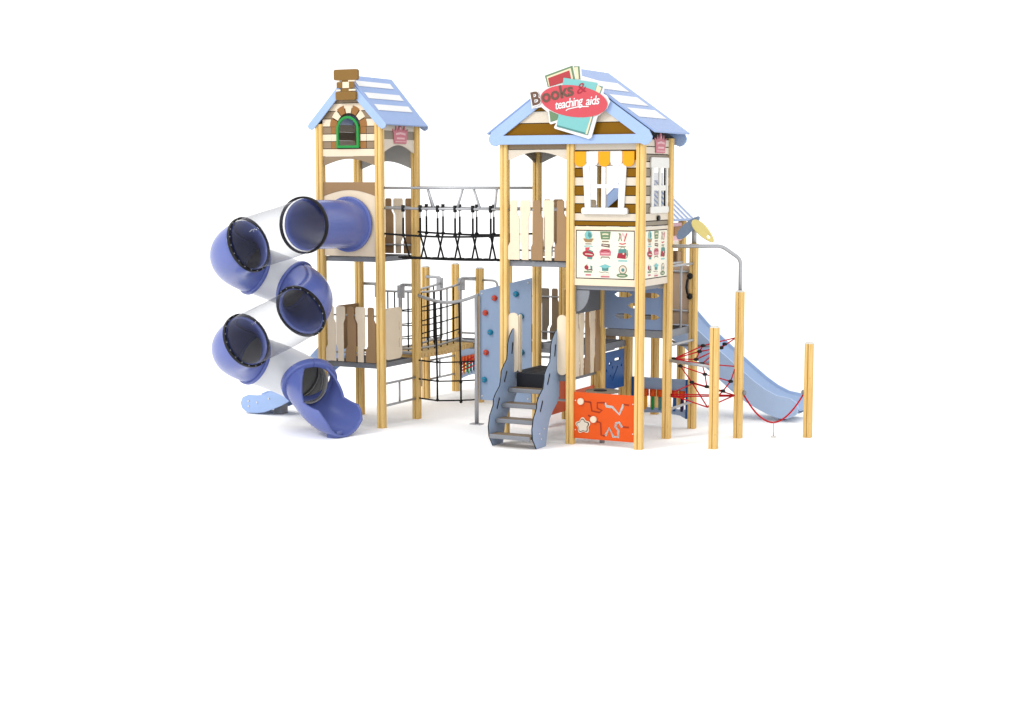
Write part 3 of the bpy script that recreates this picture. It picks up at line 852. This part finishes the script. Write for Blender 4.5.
def text_on(body, p0, p1, height, mat, lv, parent, shear=0.0, bold=0.0, space=1.0, up=1):
    """text whose baseline runs from p0 to p1 (sign units), fitted to that length"""
    cu = bpy.data.curves.new('t', 'FONT'); cu.body = body; cu.shear = shear; cu.offset = bold; cu.space_character = space
    cu.resolution_u = 3
    ob = bpy.data.objects.new('t', cu); COL.objects.link(ob)
    bpy.context.view_layer.update()
    dg = bpy.context.evaluated_depsgraph_get()
    me = bpy.data.meshes.new_from_object(ob.evaluated_get(dg))
    xs = [v.co.x for v in me.vertices]; ys = [v.co.y for v in me.vertices]
    w = max(xs) - min(xs); x0 = min(xs); h = 0.73
    a, b = Vector((p0[0], 0, p0[1])), Vector((p1[0], 0, p1[1]))
    dx = (b - a); L = dx.length; dx = dx / L; dz = Vector((-dx.z, 0, dx.x))
    mb = MB()
    vs = [a + dx * ((v.co.x - x0) / w * L) + dz * (v.co.y / h * height) + Vector((0, YS - .02 - lv * .0022, 0)) for v in me.vertices]
    mb.add(vs, [tuple(p.vertices) for p in me.polygons])
    o = mb.build('lettering', M[mat], parent)
    sol = o.modifiers.new('s', 'SOLIDIFY'); sol.thickness = .0015; sol.offset = 0
    bpy.data.objects.remove(ob); bpy.data.curves.remove(cu)
    return o
text_on('B', zp(60, 396), zp(150, 374), .190, 'white', 7.4, backing, 0, .06)
text_on('B', zp(66, 392), zp(146, 374), .180, 'sbrown', 8, backing, 0, .025)
text_on('ooks', zp(158, 370), zp(440, 304), .172, 'sbrown', 8, backing, 0, .028)
text_on('&', zp(470, 302), zp(556, 276), .135, 'sdred', 8, backing, .25, 0)
text_on('teaching', zp(276, 432), zp(525, 392), .118, 'white', 8, backing, .25, .012, .9)
text_on('aids', zp(545, 400), zp(668, 392), .118, 'white', 8, backing, .25, .012, .9)
spl('underline', ribbon([(368, 445), (385, 432), (420, 424), (480, 412), (570, 412)], 9), 'white', 8, backing)

# ================================================================== STAIRS
ST = thing('step_ladder', (-1.53, -.4, 0), 'four grey treads between wavy light blue side boards leading up to the black landing', 'stairs')
def wav(dy=0):
    pr = [(-.34, 0), (-.62, 0.0), (-.73, .14), (-.75, .28), (-.71, .42), (-.61, .55), (-.60, .63), (-.54, .70), (-.42, .79), (-.385, .90), (-.375, .98), (-.30, 1.06), (-.21, 1.13), (-.19, 1.24), (-.18, 1.34), (-.13, 1.44), (-.05, 1.52), (.05, 1.56), (.075, 1.50), (.075, .64), (.0, .54), (-.12, .46), (-.22, .36), (-.28, .24), (-.31, .12)]
    return [(y + dy, z) for y, z in pr]
for x in (-1.875, -1.225):
    holes = []
    for (y, z, a) in ((-.06, 1.27, 80), (-.26, .90, 62), (-.48, .56, 62)):
        c = []
        for px, pz in rrect(-.085, .085, -.020, .020, .018, 3):
            c.append((y + px * math.cos(R(a)) - pz * math.sin(R(a)), z + px * math.sin(R(a)) + pz * math.cos(R(a))))
        holes.append(c)
    sb = plate('side_board', [wav()] + holes, ('X', x), .022, 'grayblue', ST, .003)
    for h_ in holes:
        cy = sum(q[0] for q in h_) / len(h_); cz = sum(q[1] for q in h_) / len(h_)
        MB().plate([h_, [(cy + (q[0] - cy) * .8, cz + (q[1] - cz) * .8) for q in h_]], ('X', x + .002), .018).build('slot_edge', M['black'], sb)
    plate('edge_line', [[(y - .006 if y < 0 else y, z) for y, z in wav()[1:19]] + [(y + .004, z) for y, z in wav()[1:19]][::-1]], ('X', x + .004), .014, 'black', sb, 0)
for i, (y, z) in enumerate(((-.66, .18), (-.47, .365), (-.29, .55), (-.10, .735))):
    t = MB().box(-1.842, -1.238, y - .09, y + .12, z - .045, z).build('tread', M['taupe'], ST, .006)
    MB().box(-1.842, -1.238, y - .112, y - .0905, z - .055, z + .003).build('tread_edge', M['steeld'], t, .006)
for z, y in ((.12, -.5), (.2, -.55), (.25, -.42)): MB().tube([(-1.202, y, z), (-1.193, y, z)], .011, 8).build('bolt', M['cap'], ST)

# ================================================================== CLIMBING WALL
CW = thing('climbing_wall', (-2.55, 1, 0), 'grey blue climbing wall with red and teal holds left of the stairs', 'climbing wall')
plate('panel', [(-2.92, .36), (-2.08, .36), (-2.08, 2.17), (-2.92, 1.96)], ('Y', .98), .025, 'grayblue', CW)
for k, (x, z) in enumerate([(-2.67, 1.86), (-2.82, 1.64), (-2.74, 1.36), (-2.81, 1.06), (-2.84, 0.66), (-2.32, 1.93), (-2.24, 1.61), (-2.23, 1.09), (-2.5, .75)]):
    mb = MB(); mb.ball((x, .965, z), .046, 12, 1, .75, .95); mb.ball((x + .012, .935, z - .01), .024, 10, 1, .8, 1)
    h = mb.build('hold', M['red' if k in (0, 1, 3) else 'teal'], CW)
    MB().tube([(x - .004, .925, z + .002), (x - .004, .908, z + .002)], .009, 8).build('bolt', M['steeld'], h)
mb = MB(); mb.tube([(-2.94, .92, .0), (-2.94, .92, 1.90)], .03, 12); mb.box(-3.03, -2.85, .86, .98, 0, .014)
mb.build('support_pole', M['steel'], CW)
for x, z in ((-2.88, .42), (-2.13, .42), (-2.88, 1.92), (-2.13, 2.10)): MB().tube([(x, .979, z), (x, .97, z)], .012, 8).build('bolt', M['cap'], CW)

# ================================================================== VERTICAL CLIMBING NET
CN = thing('climbing_net', (-3.5, 1, 0), 'wide meshed black climbing net under a sagging grey bar behind the rope bridge', 'climbing net')
bar = []
for k in range(17):
    t = k / 16; bar.append((-3.95 + 1.02 * t, .97, 1.86 - .10 * math.sin(PI * t) + .04 * t * t))
pipe('top_bar', bar, .024, CN)
mb = MB()
for x in (-3.66, -3.26):
    mb.tube([(x - (.0), .97, 1.79), (x + .015, .97, 1.3), (x + .03, .97, .6), (x + .03, .97, .31)], .014, 6)
for z0 in (.33, .62, .90):
    mb.tube([(-3.95, .97, z0 - .01), (-3.63, .97, z0 - .03), (-3.23, .97, z0 - .0), (-2.95, .97, z0 + .03)], .012, 6)
for x in (-3.63, -3.23):
    for z in (.31, .60, .88): mb.ball((x, .97, z), .026, 8)
mb.build('rope_mesh', M['rope'], CN)
MB().tube([(-3.90, .97, .50), (-3.90, .97, .90)], .012, 8).build('side_bar', M['steel'], CN)

# ================================================================== NET WALKWAY
NW = thing('net_walkway', (-4.5, 2, .8), 'log floored walkway with black net sides and grey hoop rails behind the narrow tower', 'walkway')
def hoop(x0, x1, y, z0=.98, z1=2.0):
    pts = roundpath([(x0, y, z1), (x1, y, z1), (x1, y, z0), (x0, y, z0)], .07)
    h = pipe('hoop', pts, .024, NW)
    return h
for y in (1.06, 2.94):
    hoop(-4.96, -4.68, y); hoop(-4.04, -4.32, y)
    for x in (-4.70, -4.30):
        plate('joint_plate', rect(x - .06, x + .06, 1.80, 1.99), ('Y', y - .012), .024, 'steel', NW)
for x in (-4.68, -4.32):
    rail = [(x, 1.1 + 1.8 * k / 12, 1.90 - .06 * math.sin(PI * k / 12)) for k in range(13)]
    pipe('side_rail', rail, .018, NW)
    rail = [(x, 1.1 + 1.8 * k / 12, 1.03 - .05 * math.sin(PI * k / 12)) for k in range(13)]
    pipe('side_rail', rail, .018, NW)
    mb = MB()
    for k in range(1, 9):
        y = 1.1 + .2 * k; s = math.sin(PI * k / 9)
        mb.tube([(x, y, 1.9 - .05 * s), (x, y, .92)], .011, 6)
    for z in (1.18, 1.38, 1.60):
        mb.tube([(x, 1.1 + 1.8 * k / 12, z - .05 * math.sin(PI * k / 12)) for k in range(13)], .010, 6)
    mb.build('side_net', M['rope'], NW)
for i in range(18):
    y = 1.12 + i * .104; s = math.sin(PI * i / 17) * .05
    pts = [(-4.92, y, .93 - s * .5), (-4.08, y, .93 - s * .5)]
    MB().tube(pts, .040, 10).build('log', M['log'], NW)

# ================================================================== BACK PLATFORM
BP = thing('back_platform', (-3.5, 3.5, 0), 'low platform with free standing posts and black deck at the back', 'platform')
for (x, y, z) in ((-5, 3, 2.15), (-5, 4, 2.15), (-4, 3, 2.15), (-4, 4, 2.15), (-3, 4, 2.15)):
    p = post(x, y, z, BP); cap(x, y, z, p)
for x0, x1 in ((-4.95, -4.04), (-3.97, -3.04), (-2.97, -2.06)):
    deck(BP, x0, x1, 3.04, 3.97, .92)
mb = MB()
for z in (.30, .61): mb.tube([(-5, 3.04, z), (-5, 3.96, z)], .018, 10)
mb.tube([(-5, 3.45, .30), (-5, 3.45, .61)], .016, 10)
mb.build('ladder_rail', M['steel'], BP)
pipe('hoop', roundpath([(-3.97, 3.0, 1.97), (-3.68, 3.0, 1.97), (-3.68, 3.0, 1.0), (-3.97, 3.0, 1.0)], .1), .019, BP)
pipe('hoop', roundpath([(-4.97, 4.0, 1.9), (-4.5, 4.0, 1.9), (-4.5, 4.0, 1.0), (-4.97, 4.0, 1.0)], .1), .019, BP)
railing(BP, 'Y', 3.99, -2.94, -2.06, .95, 1.80, ['taupe', 'greyb', 'tan', 'greyb', 'taupe'], out=1)
railing(BP, 'Y', 3.99, -3.94, -3.06, .95, 1.80, ['taupe', 'greyb', 'tan', 'greyb', 'taupe'], out=1)
mb = MB(); mb.tube([(-2.94, 3.06, .78), (-2.06, 3.06, .78)], .02, 8); mb.build('cross_rail', M['steel'], BP)

def bar_panel(name, axis, coord, u0, u1, label, ropes=False, zt=.71, zb=.19):
    """toy rail: blue boards above and below, a row of coloured rods with orange heads between"""
    th = thing(name, (fr((axis, coord), (u0 + u1) / 2, zb)), label, 'play panel')
    plate('top_board', rect(u0, u1, zt - .17, zt), (axis, coord), .03, 'grayblue', th)
    w = u1 - u0
    lo = [(u0, zb + .13), (u1, zb + .13), (u1, zb)] + [(u1 - w * k / 10, zb + .03 + .035 * math.sin(PI * k / 10)) for k in range(1, 10)] + [(u0, zb)]
    plate('bottom_board', lo, (axis, coord), .03, 'grayblue', th)
    cols = ['orange', 'amber', 'green', 'sdteal', 'navy', 'navy', 'purple', 'purple']
    n = 7
    for i in range(n):
        u = u0 + .06 + (w - .12) * i / (n - 1)
        MB().tube([fr((axis, coord), u, zb + .10, .015), fr((axis, coord), u, zt - .2, .015)], .026, 10).build('rod', M[cols[i]], th)
        r = MB()
        r.tube([fr((axis, coord), u, zt - .27, .015), fr((axis, coord), u, zt - .165, .015)], .048, 10)
        r.build('rod_head', M['orange'], th)
    for u in (u0 - .02, u1 + .02):
        plate('end_board', rect(u - .02, u + .02, zb, zt), (axis, coord - .01), .05, 'navy', th)
    if ropes:
        mb = MB()
        for k in range(3): mb.tube([fr((axis, coord), u0, zb + .18 + .05 * k, .06), fr((axis, coord), u1, zb + .26 + .1 * k, .06)], .012, 6)
        mb.build('rope', M['redrope'], th)
    return th
bar_panel('rod_panel', 'X', -5.0, 4.09, 4.92, 'far panel of coloured rods with red ropes seen below the back platform', True, .74, .16)
pst = thing('wooden_post', (-5, 5, 0), 'wooden post behind the climbing wall at the far end of the coloured rod panel', 'post')
post_mesh(-5, 5, 0, 1.55).build('shaft', M['wood'], pst); cap(-5, 5, 1.55, pst)

# ================================================================== MIDDLE PLATFORMS
MP = thing('middle_platform', (-1, 1.5, 0), 'stepped middle platform with grey decks between the play house and the slide', 'platform')
post(0, 2, 2.66, MP)
post(-1, 2, 2.3, MP) if False else post(-1, 2, 1.95, MP)
post(-2, 2, 1.95, MP)
deck(MP, -.96, -.04, 1.04, 1.97, 1.485, .10)
deck(MP, -1.96, -1.02, 1.04, 1.97, 1.24, .09)
deck(MP, -.99, -.50, 2.06, 3.0, 1.44, .08)
plate('back_wall', rect(-.40, -.06, 1.50, 2.34), ('Y', 2.0), .018, 'beige', MP)
mb = MB()
for z in (2.26, 1.70): mb.tube([(-.5, 1.98, z), (-.05, 1.98, z)], .018, 8)
mb.tube([(-.48, 1.98, 2.26), (-.48, 1.98, 1.70)], .014, 8)
mb.build('back_rail', M['steel'], MP)
hp_ = [rect(-.95, -.05, 1.50, 2.08)]
for u, z in ((-.67, 1.975), (-.26, 1.975), (-.47, 1.825), (-.67, 1.675), (-.26, 1.675)):
    hp_.append([(u - .13, z), (u - .09, z + .030), (u - .05, z + .036), (u + .06, z + .036), (u + .09, z + .030), (u + .14, z), (u + .09, z - .030), (u + .06, z - .036), (u - .05, z - .036), (u - .09, z - .030)][::-1])
hp_ = hp_[:6]
plate('slot_panel', hp_, ('Y', 1.0), .022, 'grayblue2', MP)
mb = MB()
mb.tube([(0.0, 1.04, 2.38), (0.0, 1.96, 2.38)], .018, 8); mb.tube([(0.0, 1.5, 2.38), (0.0, 1.5, 1.5)], .018, 8)
mb.build('side_rail', M['steel'], MP)
for z in (1.29, .40): MB().tube([(0.02, 1.0, z), (0.02, 2.0, z)], .020, 8).build('rung', M['steel'], MP)
h = MB().tube(roundpath([(-.03, 1.93, 2.20), (-.045, 1.87, 2.15), (-.05, 1.84, 2.05), (-.045, 1.87, 1.96), (-.03, 1.93, 1.91)], .02), .018, 8)
h.ball((-.03, 1.925, 2.20), .046, 10); h.ball((-.03, 1.925, 1.91), .046, 10)
h.build('grab_handle', M['black'], MP)
lf = MB().tube([(0, 2, 2.66), (0, 2, 2.97)], .035, 10).build('leaf_pole', M['steel'], MP)
def leaf(c, d, L, W, mat, hole=False):
    d = Vector(d).normalized(); n = Vector((.25, -.6, .55)); s = d.cross(n).normalized()
    out = [(L / 2 * math.cos(a), W / 2 * math.sin(a) * (1 - .25 * math.cos(a))) for a in [2 * PI * k / 24 for k in range(24)]]
    lps = [out]
    if hole: lps.append([(L * .34, 0), (L * .27, -W * .16), (L * .19, -W * .1), (L * .22, W * .12), (L * .28, W * .16)][::-1])
    MB().plate(lps, (Vector(c), d, s), .015).build('leaf', M[mat], lf, .004)
leaf((-.08, 1.96, 2.89), (.74, 0, .68), .46, .17, 'grayblue')
leaf((.17, 1.90, 2.845), (.72, 0, -.69), .44, .17, 'yellow', True)
# curved rungs further in
for z in (1.10, .84):
    MB().tube(roundpath([(-.70, 3.0, z + .04), (-.55, 2.9, z), (-.1, 2.9, z), (-.02, 3.0, z + .02)], .08), .02, 8).build('rung', M['steeld'], MP)

# navy number panel
nh = [rect(1.06, 1.80, .58, 1.13), [(1.25, .97), (1.33, .99), (1.31, .95), (1.26, .93)][::-1], rrect(1.45, 1.65, .985, 1.02, .015, 2), circ(1.37, .90, .022, 8), circ(1.16, .87, .022, 8), circ(1.70, .90, .022, 8),
      ribbon([(1.30, .80), (1.36, .70), (1.56, .90)], .022)]
plate('play_panel', nh, ('X', -1.0), .022, 'navy', MP, .004, 'dark navy panel with small cut-outs')
bar_panel('rod_panel', 'Y', 2.0, -.90, -.10, 'grey blue panel with orange, yellow and green rods behind the red rope net', False, .70, .13)
# orange long panel at the back
for (y0, y1, z1) in ((1.07, 1.93, .74), (2.07, 2.98, .40)):
    plate('play_panel', rect(y0, y1, .13 if y0 < 2 else .05, z1), ('X', -2.0), .022, 'orange', MP, .004, 'plain dark orange panel')
# orange maze panel in front
def oz(x, y): return (-.945 + (x - 40) * .00144, .715 - (y - 125) * .00139 + (x - 40) * .00000)
tracks_cut = [[(355, 215), (370, 245), (430, 250), (500, 315), (545, 215)], [(360, 535), (400, 455), (440, 535), (490, 538), (492, 470), (462, 440), (468, 405), (500, 395), (530, 440)]]
tracks_dark = [[(140, 212), (212, 215)], [(212, 215), (225, 300), (300, 310), (330, 290), (280, 270), (280, 215), (355, 212)], [(185, 345), (250, 370)], [(255, 395), (315, 410), (322, 530), (360, 535)], [(545, 215), (600, 220)], [(540, 435), (600, 435)]]
cuts = [ribbon([oz(*p) for p in t], .038) for t in tracks_cut]
MZP = mp = plate('maze_panel', [rect(-.945, -.055, .085, .715)] + cuts, ('Y', -.01), .012, 'orange', G, .002, 'bright orange panel with carved winding tracks')
for t in tracks_dark:
    MB().plate([ribbon([oz(*p) for p in t], .022)], ('Y', -.0115), -.002).build('track', M['darkor'], mp)
for x, y in ((115, 213), (247, 380)):
    c = oz(x, y)
    MB().plate([circ(c[0], c[1], .045, 20)], ('Y', -.014), -.03).build('knob', M['cream'], MZP, .008)
c = oz(137, 450)
def flower(r, k=5, n=40): return [(c[0] + r * (1 + .17 * math.cos(k * a)) * math.cos(a + .4), c[1] + r * (1 + .17 * math.cos(k * a)) * math.sin(a + .4)) for a in [2 * PI * i / n for i in range(n)]]
MB().plate([flower(.098)], ('Y', -.0115), -.010).build('flower', M['cream'], MZP, .002)
MB().plate([flower(.083)], ('Y', -.0225), -.003).build('flower_line', M['seam'], MZP)
MB().plate([flower(.072)], ('Y', -.0265), -.006).build('flower_face', M['cream2'], MZP)
for x in (-.92, -.08):
    for z in (.20, .60): MB().tube([(x, -.011, z), (x, -.018, z)], .009, 8).build('bolt', M['cap'], MZP)
TB = thing('round_table', (-.64, .24, .6), 'flat grey round table top just behind the orange maze panel', 'table')
MB().plate([circ(-.64, .25, .24, 32)], ('Z', .70), .02).build('table_top', M['greyb'], TB, .004)
MB().plate([circ(-.66, .22, .09, 24)], ('Z', .7205), .008).build('bowl', M['deck'], TB)
MB().tube([(-.64, .25, 0), (-.64, .25, .7)], .035, 12).build('leg', M['steel'], TB)

# ================================================================== SMALL BACK TOWER
ss = []
BT = thing('play_tower', (-1.5, 3.6, 0), 'small back tower with narrow blue and white striped roof, right of the play house', 'play tower')
for x, y in ((-2, 3.05), (-1, 3.05), (-2, 4.15), (-1, 4.15)):
    post(x, y, 2.93, BT)
deck(BT, -1.95, -1.05, 3.08, 4.12, 1.50, .1)
n = 7
sp = (4.35 - 2.95) / 14
st_ = [(.0, 1.0, 2.95 + sp * (2 * k), 2.95 + sp * (2 * k + 1)) for k in range(7)]
roof(BT, -1.5, .66, 2.9, 4.32, 3.54, 2.93, [(.02, .98, 2.98 + .2 * k, 2.98 + .2 * k + .10) for k in range(7)], .1)
barge(BT, -1.5, .66, 2.87, 3.53, 2.93, .15, .05); barge(BT, -1.5, .66, 4.32, 3.53, 2.93, .10, .05)
plate('gable_wall', [(-2.05, 2.94), (-.95, 2.94), (-1.5, 3.5)], ('Y', 3.0), .02, 'gold', BT)
plate('gable_wall', [(-2.05, 2.94), (-.95, 2.94), (-1.5, 3.5)], ('Y', 4.2), .02, 'dgrey', BT)
plate('side_board', rect(3.12, 4.08, 2.62, 2.90), ('X', -1.0), .018, 'palepink', BT)
plate('side_board', rect(3.72, 4.05, 2.70, 2.84), ('X', -.98), .012, 'brick', BT)
plate('side_board', rect(3.12, 3.95, 2.52, 2.615), ('X', -1.0), .018, 'cream2', BT)
plate('back_wall', rect(-1.94, -1.06, 1.55, 2.45), ('Y', 4.15), .02, 'tan', BT)
plate('side_wall', rect(3.9, 4.1, 1.55, 2.45), ('X', -1.0), .02, 'tan', BT)
mb = MB()
for z in (2.28, 1.72): mb.tube([(-.98, 3.1, z), (-.98, 4.1, z)], .018, 8)
mb.build('side_rail', M['steel'], BT)
p2 = thing('wooden_post', (-2, 4, 0), 'shaded wooden post standing behind the navy panel', 'post') if False else None

# ================================================================== RIGHT SLIDE
RS = thing('bed_slide', (.2, 3.4, 0), 'long light blue slide running down to the right behind the rope swing', 'slide')
topR = [(-1.0, 1.86), (-.75, 1.72), (-.38, 1.33), (-.02, 1.03), (.33, .75), (.55, .58), (.72, .47), (.90, .39), (1.0, .375), (1.10, .36), (1.19, .31), (1.23, .22)]
botR = [(-1.0, 1.28), (-.80, 1.18), (-.55, 1.02), (-.22, .74), (.05, .53), (.25, .37), (.42, .26), (.60, .17), (.76, .10), (.92, .05), (1.06, .05), (1.20, .12)]
bed_slide(RS, topR, botR, 3.15, 3.80, 'slideb', .03)
MB().box(.86, .98, 3.35, 3.6, 0, .14).build('foot', M['steeld'], RS, .01)

# ================================================================== FREE POSTS, ARCH, ROPES
def fpost(x, y, z, label):
    t = thing('wooden_post', (x, y, 0), label, 'post', 'free standing wooden posts on the right')
    post_mesh(x, y, 0, z).build('shaft', M['wood'], t); cap(x, y, z, t)
    return t
fpost(.866, .5, 1.62, 'short front wooden post with white cap at the corner of the red rope net')
fpost(.866, 1.5, 2.03, 'taller wooden post that carries the bent grey bar')
fpost(1.715, 1.985, 1.31, 'rightmost short wooden post at the far end of the rope swing')
AR = thing('overhead_bar', (.43, 1.25, 2.6), 'bent grey bar running from the play house to the tall right post', 'bar')
mbp = [(.03, 1.02, 2.66), (.64, 1.37, 2.66)] ; tail = [(.866, 1.5, 2.48), (.866, 1.5, 2.05)]
pp = roundpath([mbp[0], mbp[1], tail[0], tail[1]], .07)
MB().tube(pp, .026, 12).build('bar', M['steel'], AR)
RN = thing('rope_net', (.4, 1.25, .5), 'tangled red rope climbing net with black joints between the right posts', 'climbing net')
nd = dict(p0=(.08, 1.05, 1.11), q0=(.16, 1.09, 1.01), n1=(.43, 1.25, 1.29), n2=(.39, 1.22, 1.21), n3=(.35, 1.2, 1.10), n4=(.43, 1.22, 1.04),
          n5=(.48, 1.2, .9), n6=(.32, 1.12, .79), n7=(.51, 1.2, .73), n8=(.79, 1.38, .80), n9=(.71, 1.3, .67), na=(.69, 1.40, 1.31), nb=(.65, 1.37, 1.26),
          e1=(.83, 1.47, 1.40), e2=(.83, 1.47, 1.0), f1=(.84, .55, .55), f2=(.56, 1.1, .46), g1=(.83, 1.45, .60), d1=(.03, 1.0, .62), h1=(.03, 1.95, .66), m1=(.84, .55, 1.3))
mb = MB()
for a, b in ('p0 n1', 'n1 e1', 'p0 n2', 'n2 nb', 'nb e1', 'p0 n3', 'n3 nb', 'p0 n4', 'n4 e2', 'n1 n2', 'n2 n3', 'n4 na', 'q0 n5', 'n5 n8', 'q0 n6', 'n6 n7', 'n7 n9', 'n6 f2', 'n4 n5', 'n5 n7', 'n8 e2', 'n9 n8', 'n9 f2', 'd1 g1', 'd1 f2', 'f2 g1', 'h1 g1', 'd1 h1', 'p0 m1') and [s.split() for s in ('p0 n1', 'n1 e1', 'p0 n2', 'n2 nb', 'nb e1', 'p0 n3', 'n3 nb', 'p0 n4', 'n4 e2', 'n1 n2', 'n2 n3', 'n4 na', 'q0 n5', 'n5 n8', 'q0 n6', 'n6 n7', 'n7 n9', 'n6 f2', 'n4 n5', 'n5 n7', 'n8 e2', 'n9 n8', 'n9 f2', 'd1 g1', 'd1 f2', 'f2 g1', 'h1 g1', 'd1 h1')]:
    mb.tube([nd[a], nd[b]], .0095, 6)
mb.tube([(.03, 1.0, .59), (.84, 1.47, .585)], .010, 6)
mb.build('rope', M['redrope'], RN)
mb = MB()
for k in ('p0', 'q0', 'n1', 'n2', 'n3', 'n4', 'n5', 'n6', 'n7', 'n8', 'n9', 'na', 'nb'):
    mb.ball(nd[k], .036, 8, 1.1, 1, .7)
mb.build('joint', M['black'], RN)
MB().tube([(.03, .98, 1.09), (.84, .52, 1.09)], .022, 8).build('cross_bar', M['steel'], RN)
RW = thing('rope_swing', (1.3, 1.75, 0), 'sagging red rope hung between the two right posts above the ground', 'rope')
sw = []
for k in range(21):
    t = k / 20
    u = 2 * t - 1
    sw.append((.93 + .72 * t, 1.54 + .42 * t, .21 + .39 * abs(u) ** 1.9))
MB().tube(sw, .012, 8).build('rope', M['redrope'], RW)
for x, y, z in ((.93, 1.54, .62), (1.655, 1.965, .62)):
    MB().ball((x, y, z + .01), .04, 8).build('bracket', M['steeld'], RW)
mb = MB(); mb.tube([(1.3, 1.75, .01), (1.3, 1.75, .25)], .006, 6); mb.build('tether', M['steel'], RW)
MB().tube([(1.3, 1.75, 0), (1.3, 1.75, .02)], .04, 12).build('anchor', M['cap'], RW)

# ------------------------------------------------------------------ light, world, camera
W = bpy.data.worlds.new('World'); sc.world = W; W.use_nodes = True
bgn = W.node_tree.nodes['Background']
bgn.inputs['Color'].default_value = (1, 1, 1, 1); bgn.inputs['Strength'].default_value = 1.46

def area(name, loc, target, size, power, col=(1, 1, 1)):
    L = bpy.data.lights.new(name, 'AREA'); L.energy = power; L.size = size; L.color = col; L.shape = 'DISK'
    o = bpy.data.objects.new(name, L); COL.objects.link(o); o.location = loc
    o.rotation_euler = (Vector(target) - Vector(loc)).to_track_quat('-Z', 'Y').to_euler()
    return o
area('key_softbox', (-9, -16, 15), (-2, 1, 1), 5, 1700, (1, .99, .97))

cam = bpy.data.cameras.new('camera'); co = bpy.data.objects.new('camera', cam); COL.objects.link(co)
co.location = (7.922508905, -19.245793393, 3.569749588)
co.rotation_euler = (PI / 2 - 0.11078599966860676, 0, 0.4715497946397278)
cam.sensor_width = 36; cam.lens = 1579.3433689460142 / 1024 * 36
cam.clip_end = 2000
sc.camera = co
sc.render.resolution_x = 1024; sc.render.resolution_y = 710
sc.view_settings.view_transform = 'Standard'; sc.view_settings.look = 'None'
sc.view_settings.exposure = 0; sc.view_settings.gamma = 1
sc.render.engine = 'CYCLES'
sc.cycles.transparent_max_bounces = 24
sc.cycles.max_bounces = 10
for o in bpy.data.objects:
    for k in ('origin', 'org'):
        if k in o: del o[k]
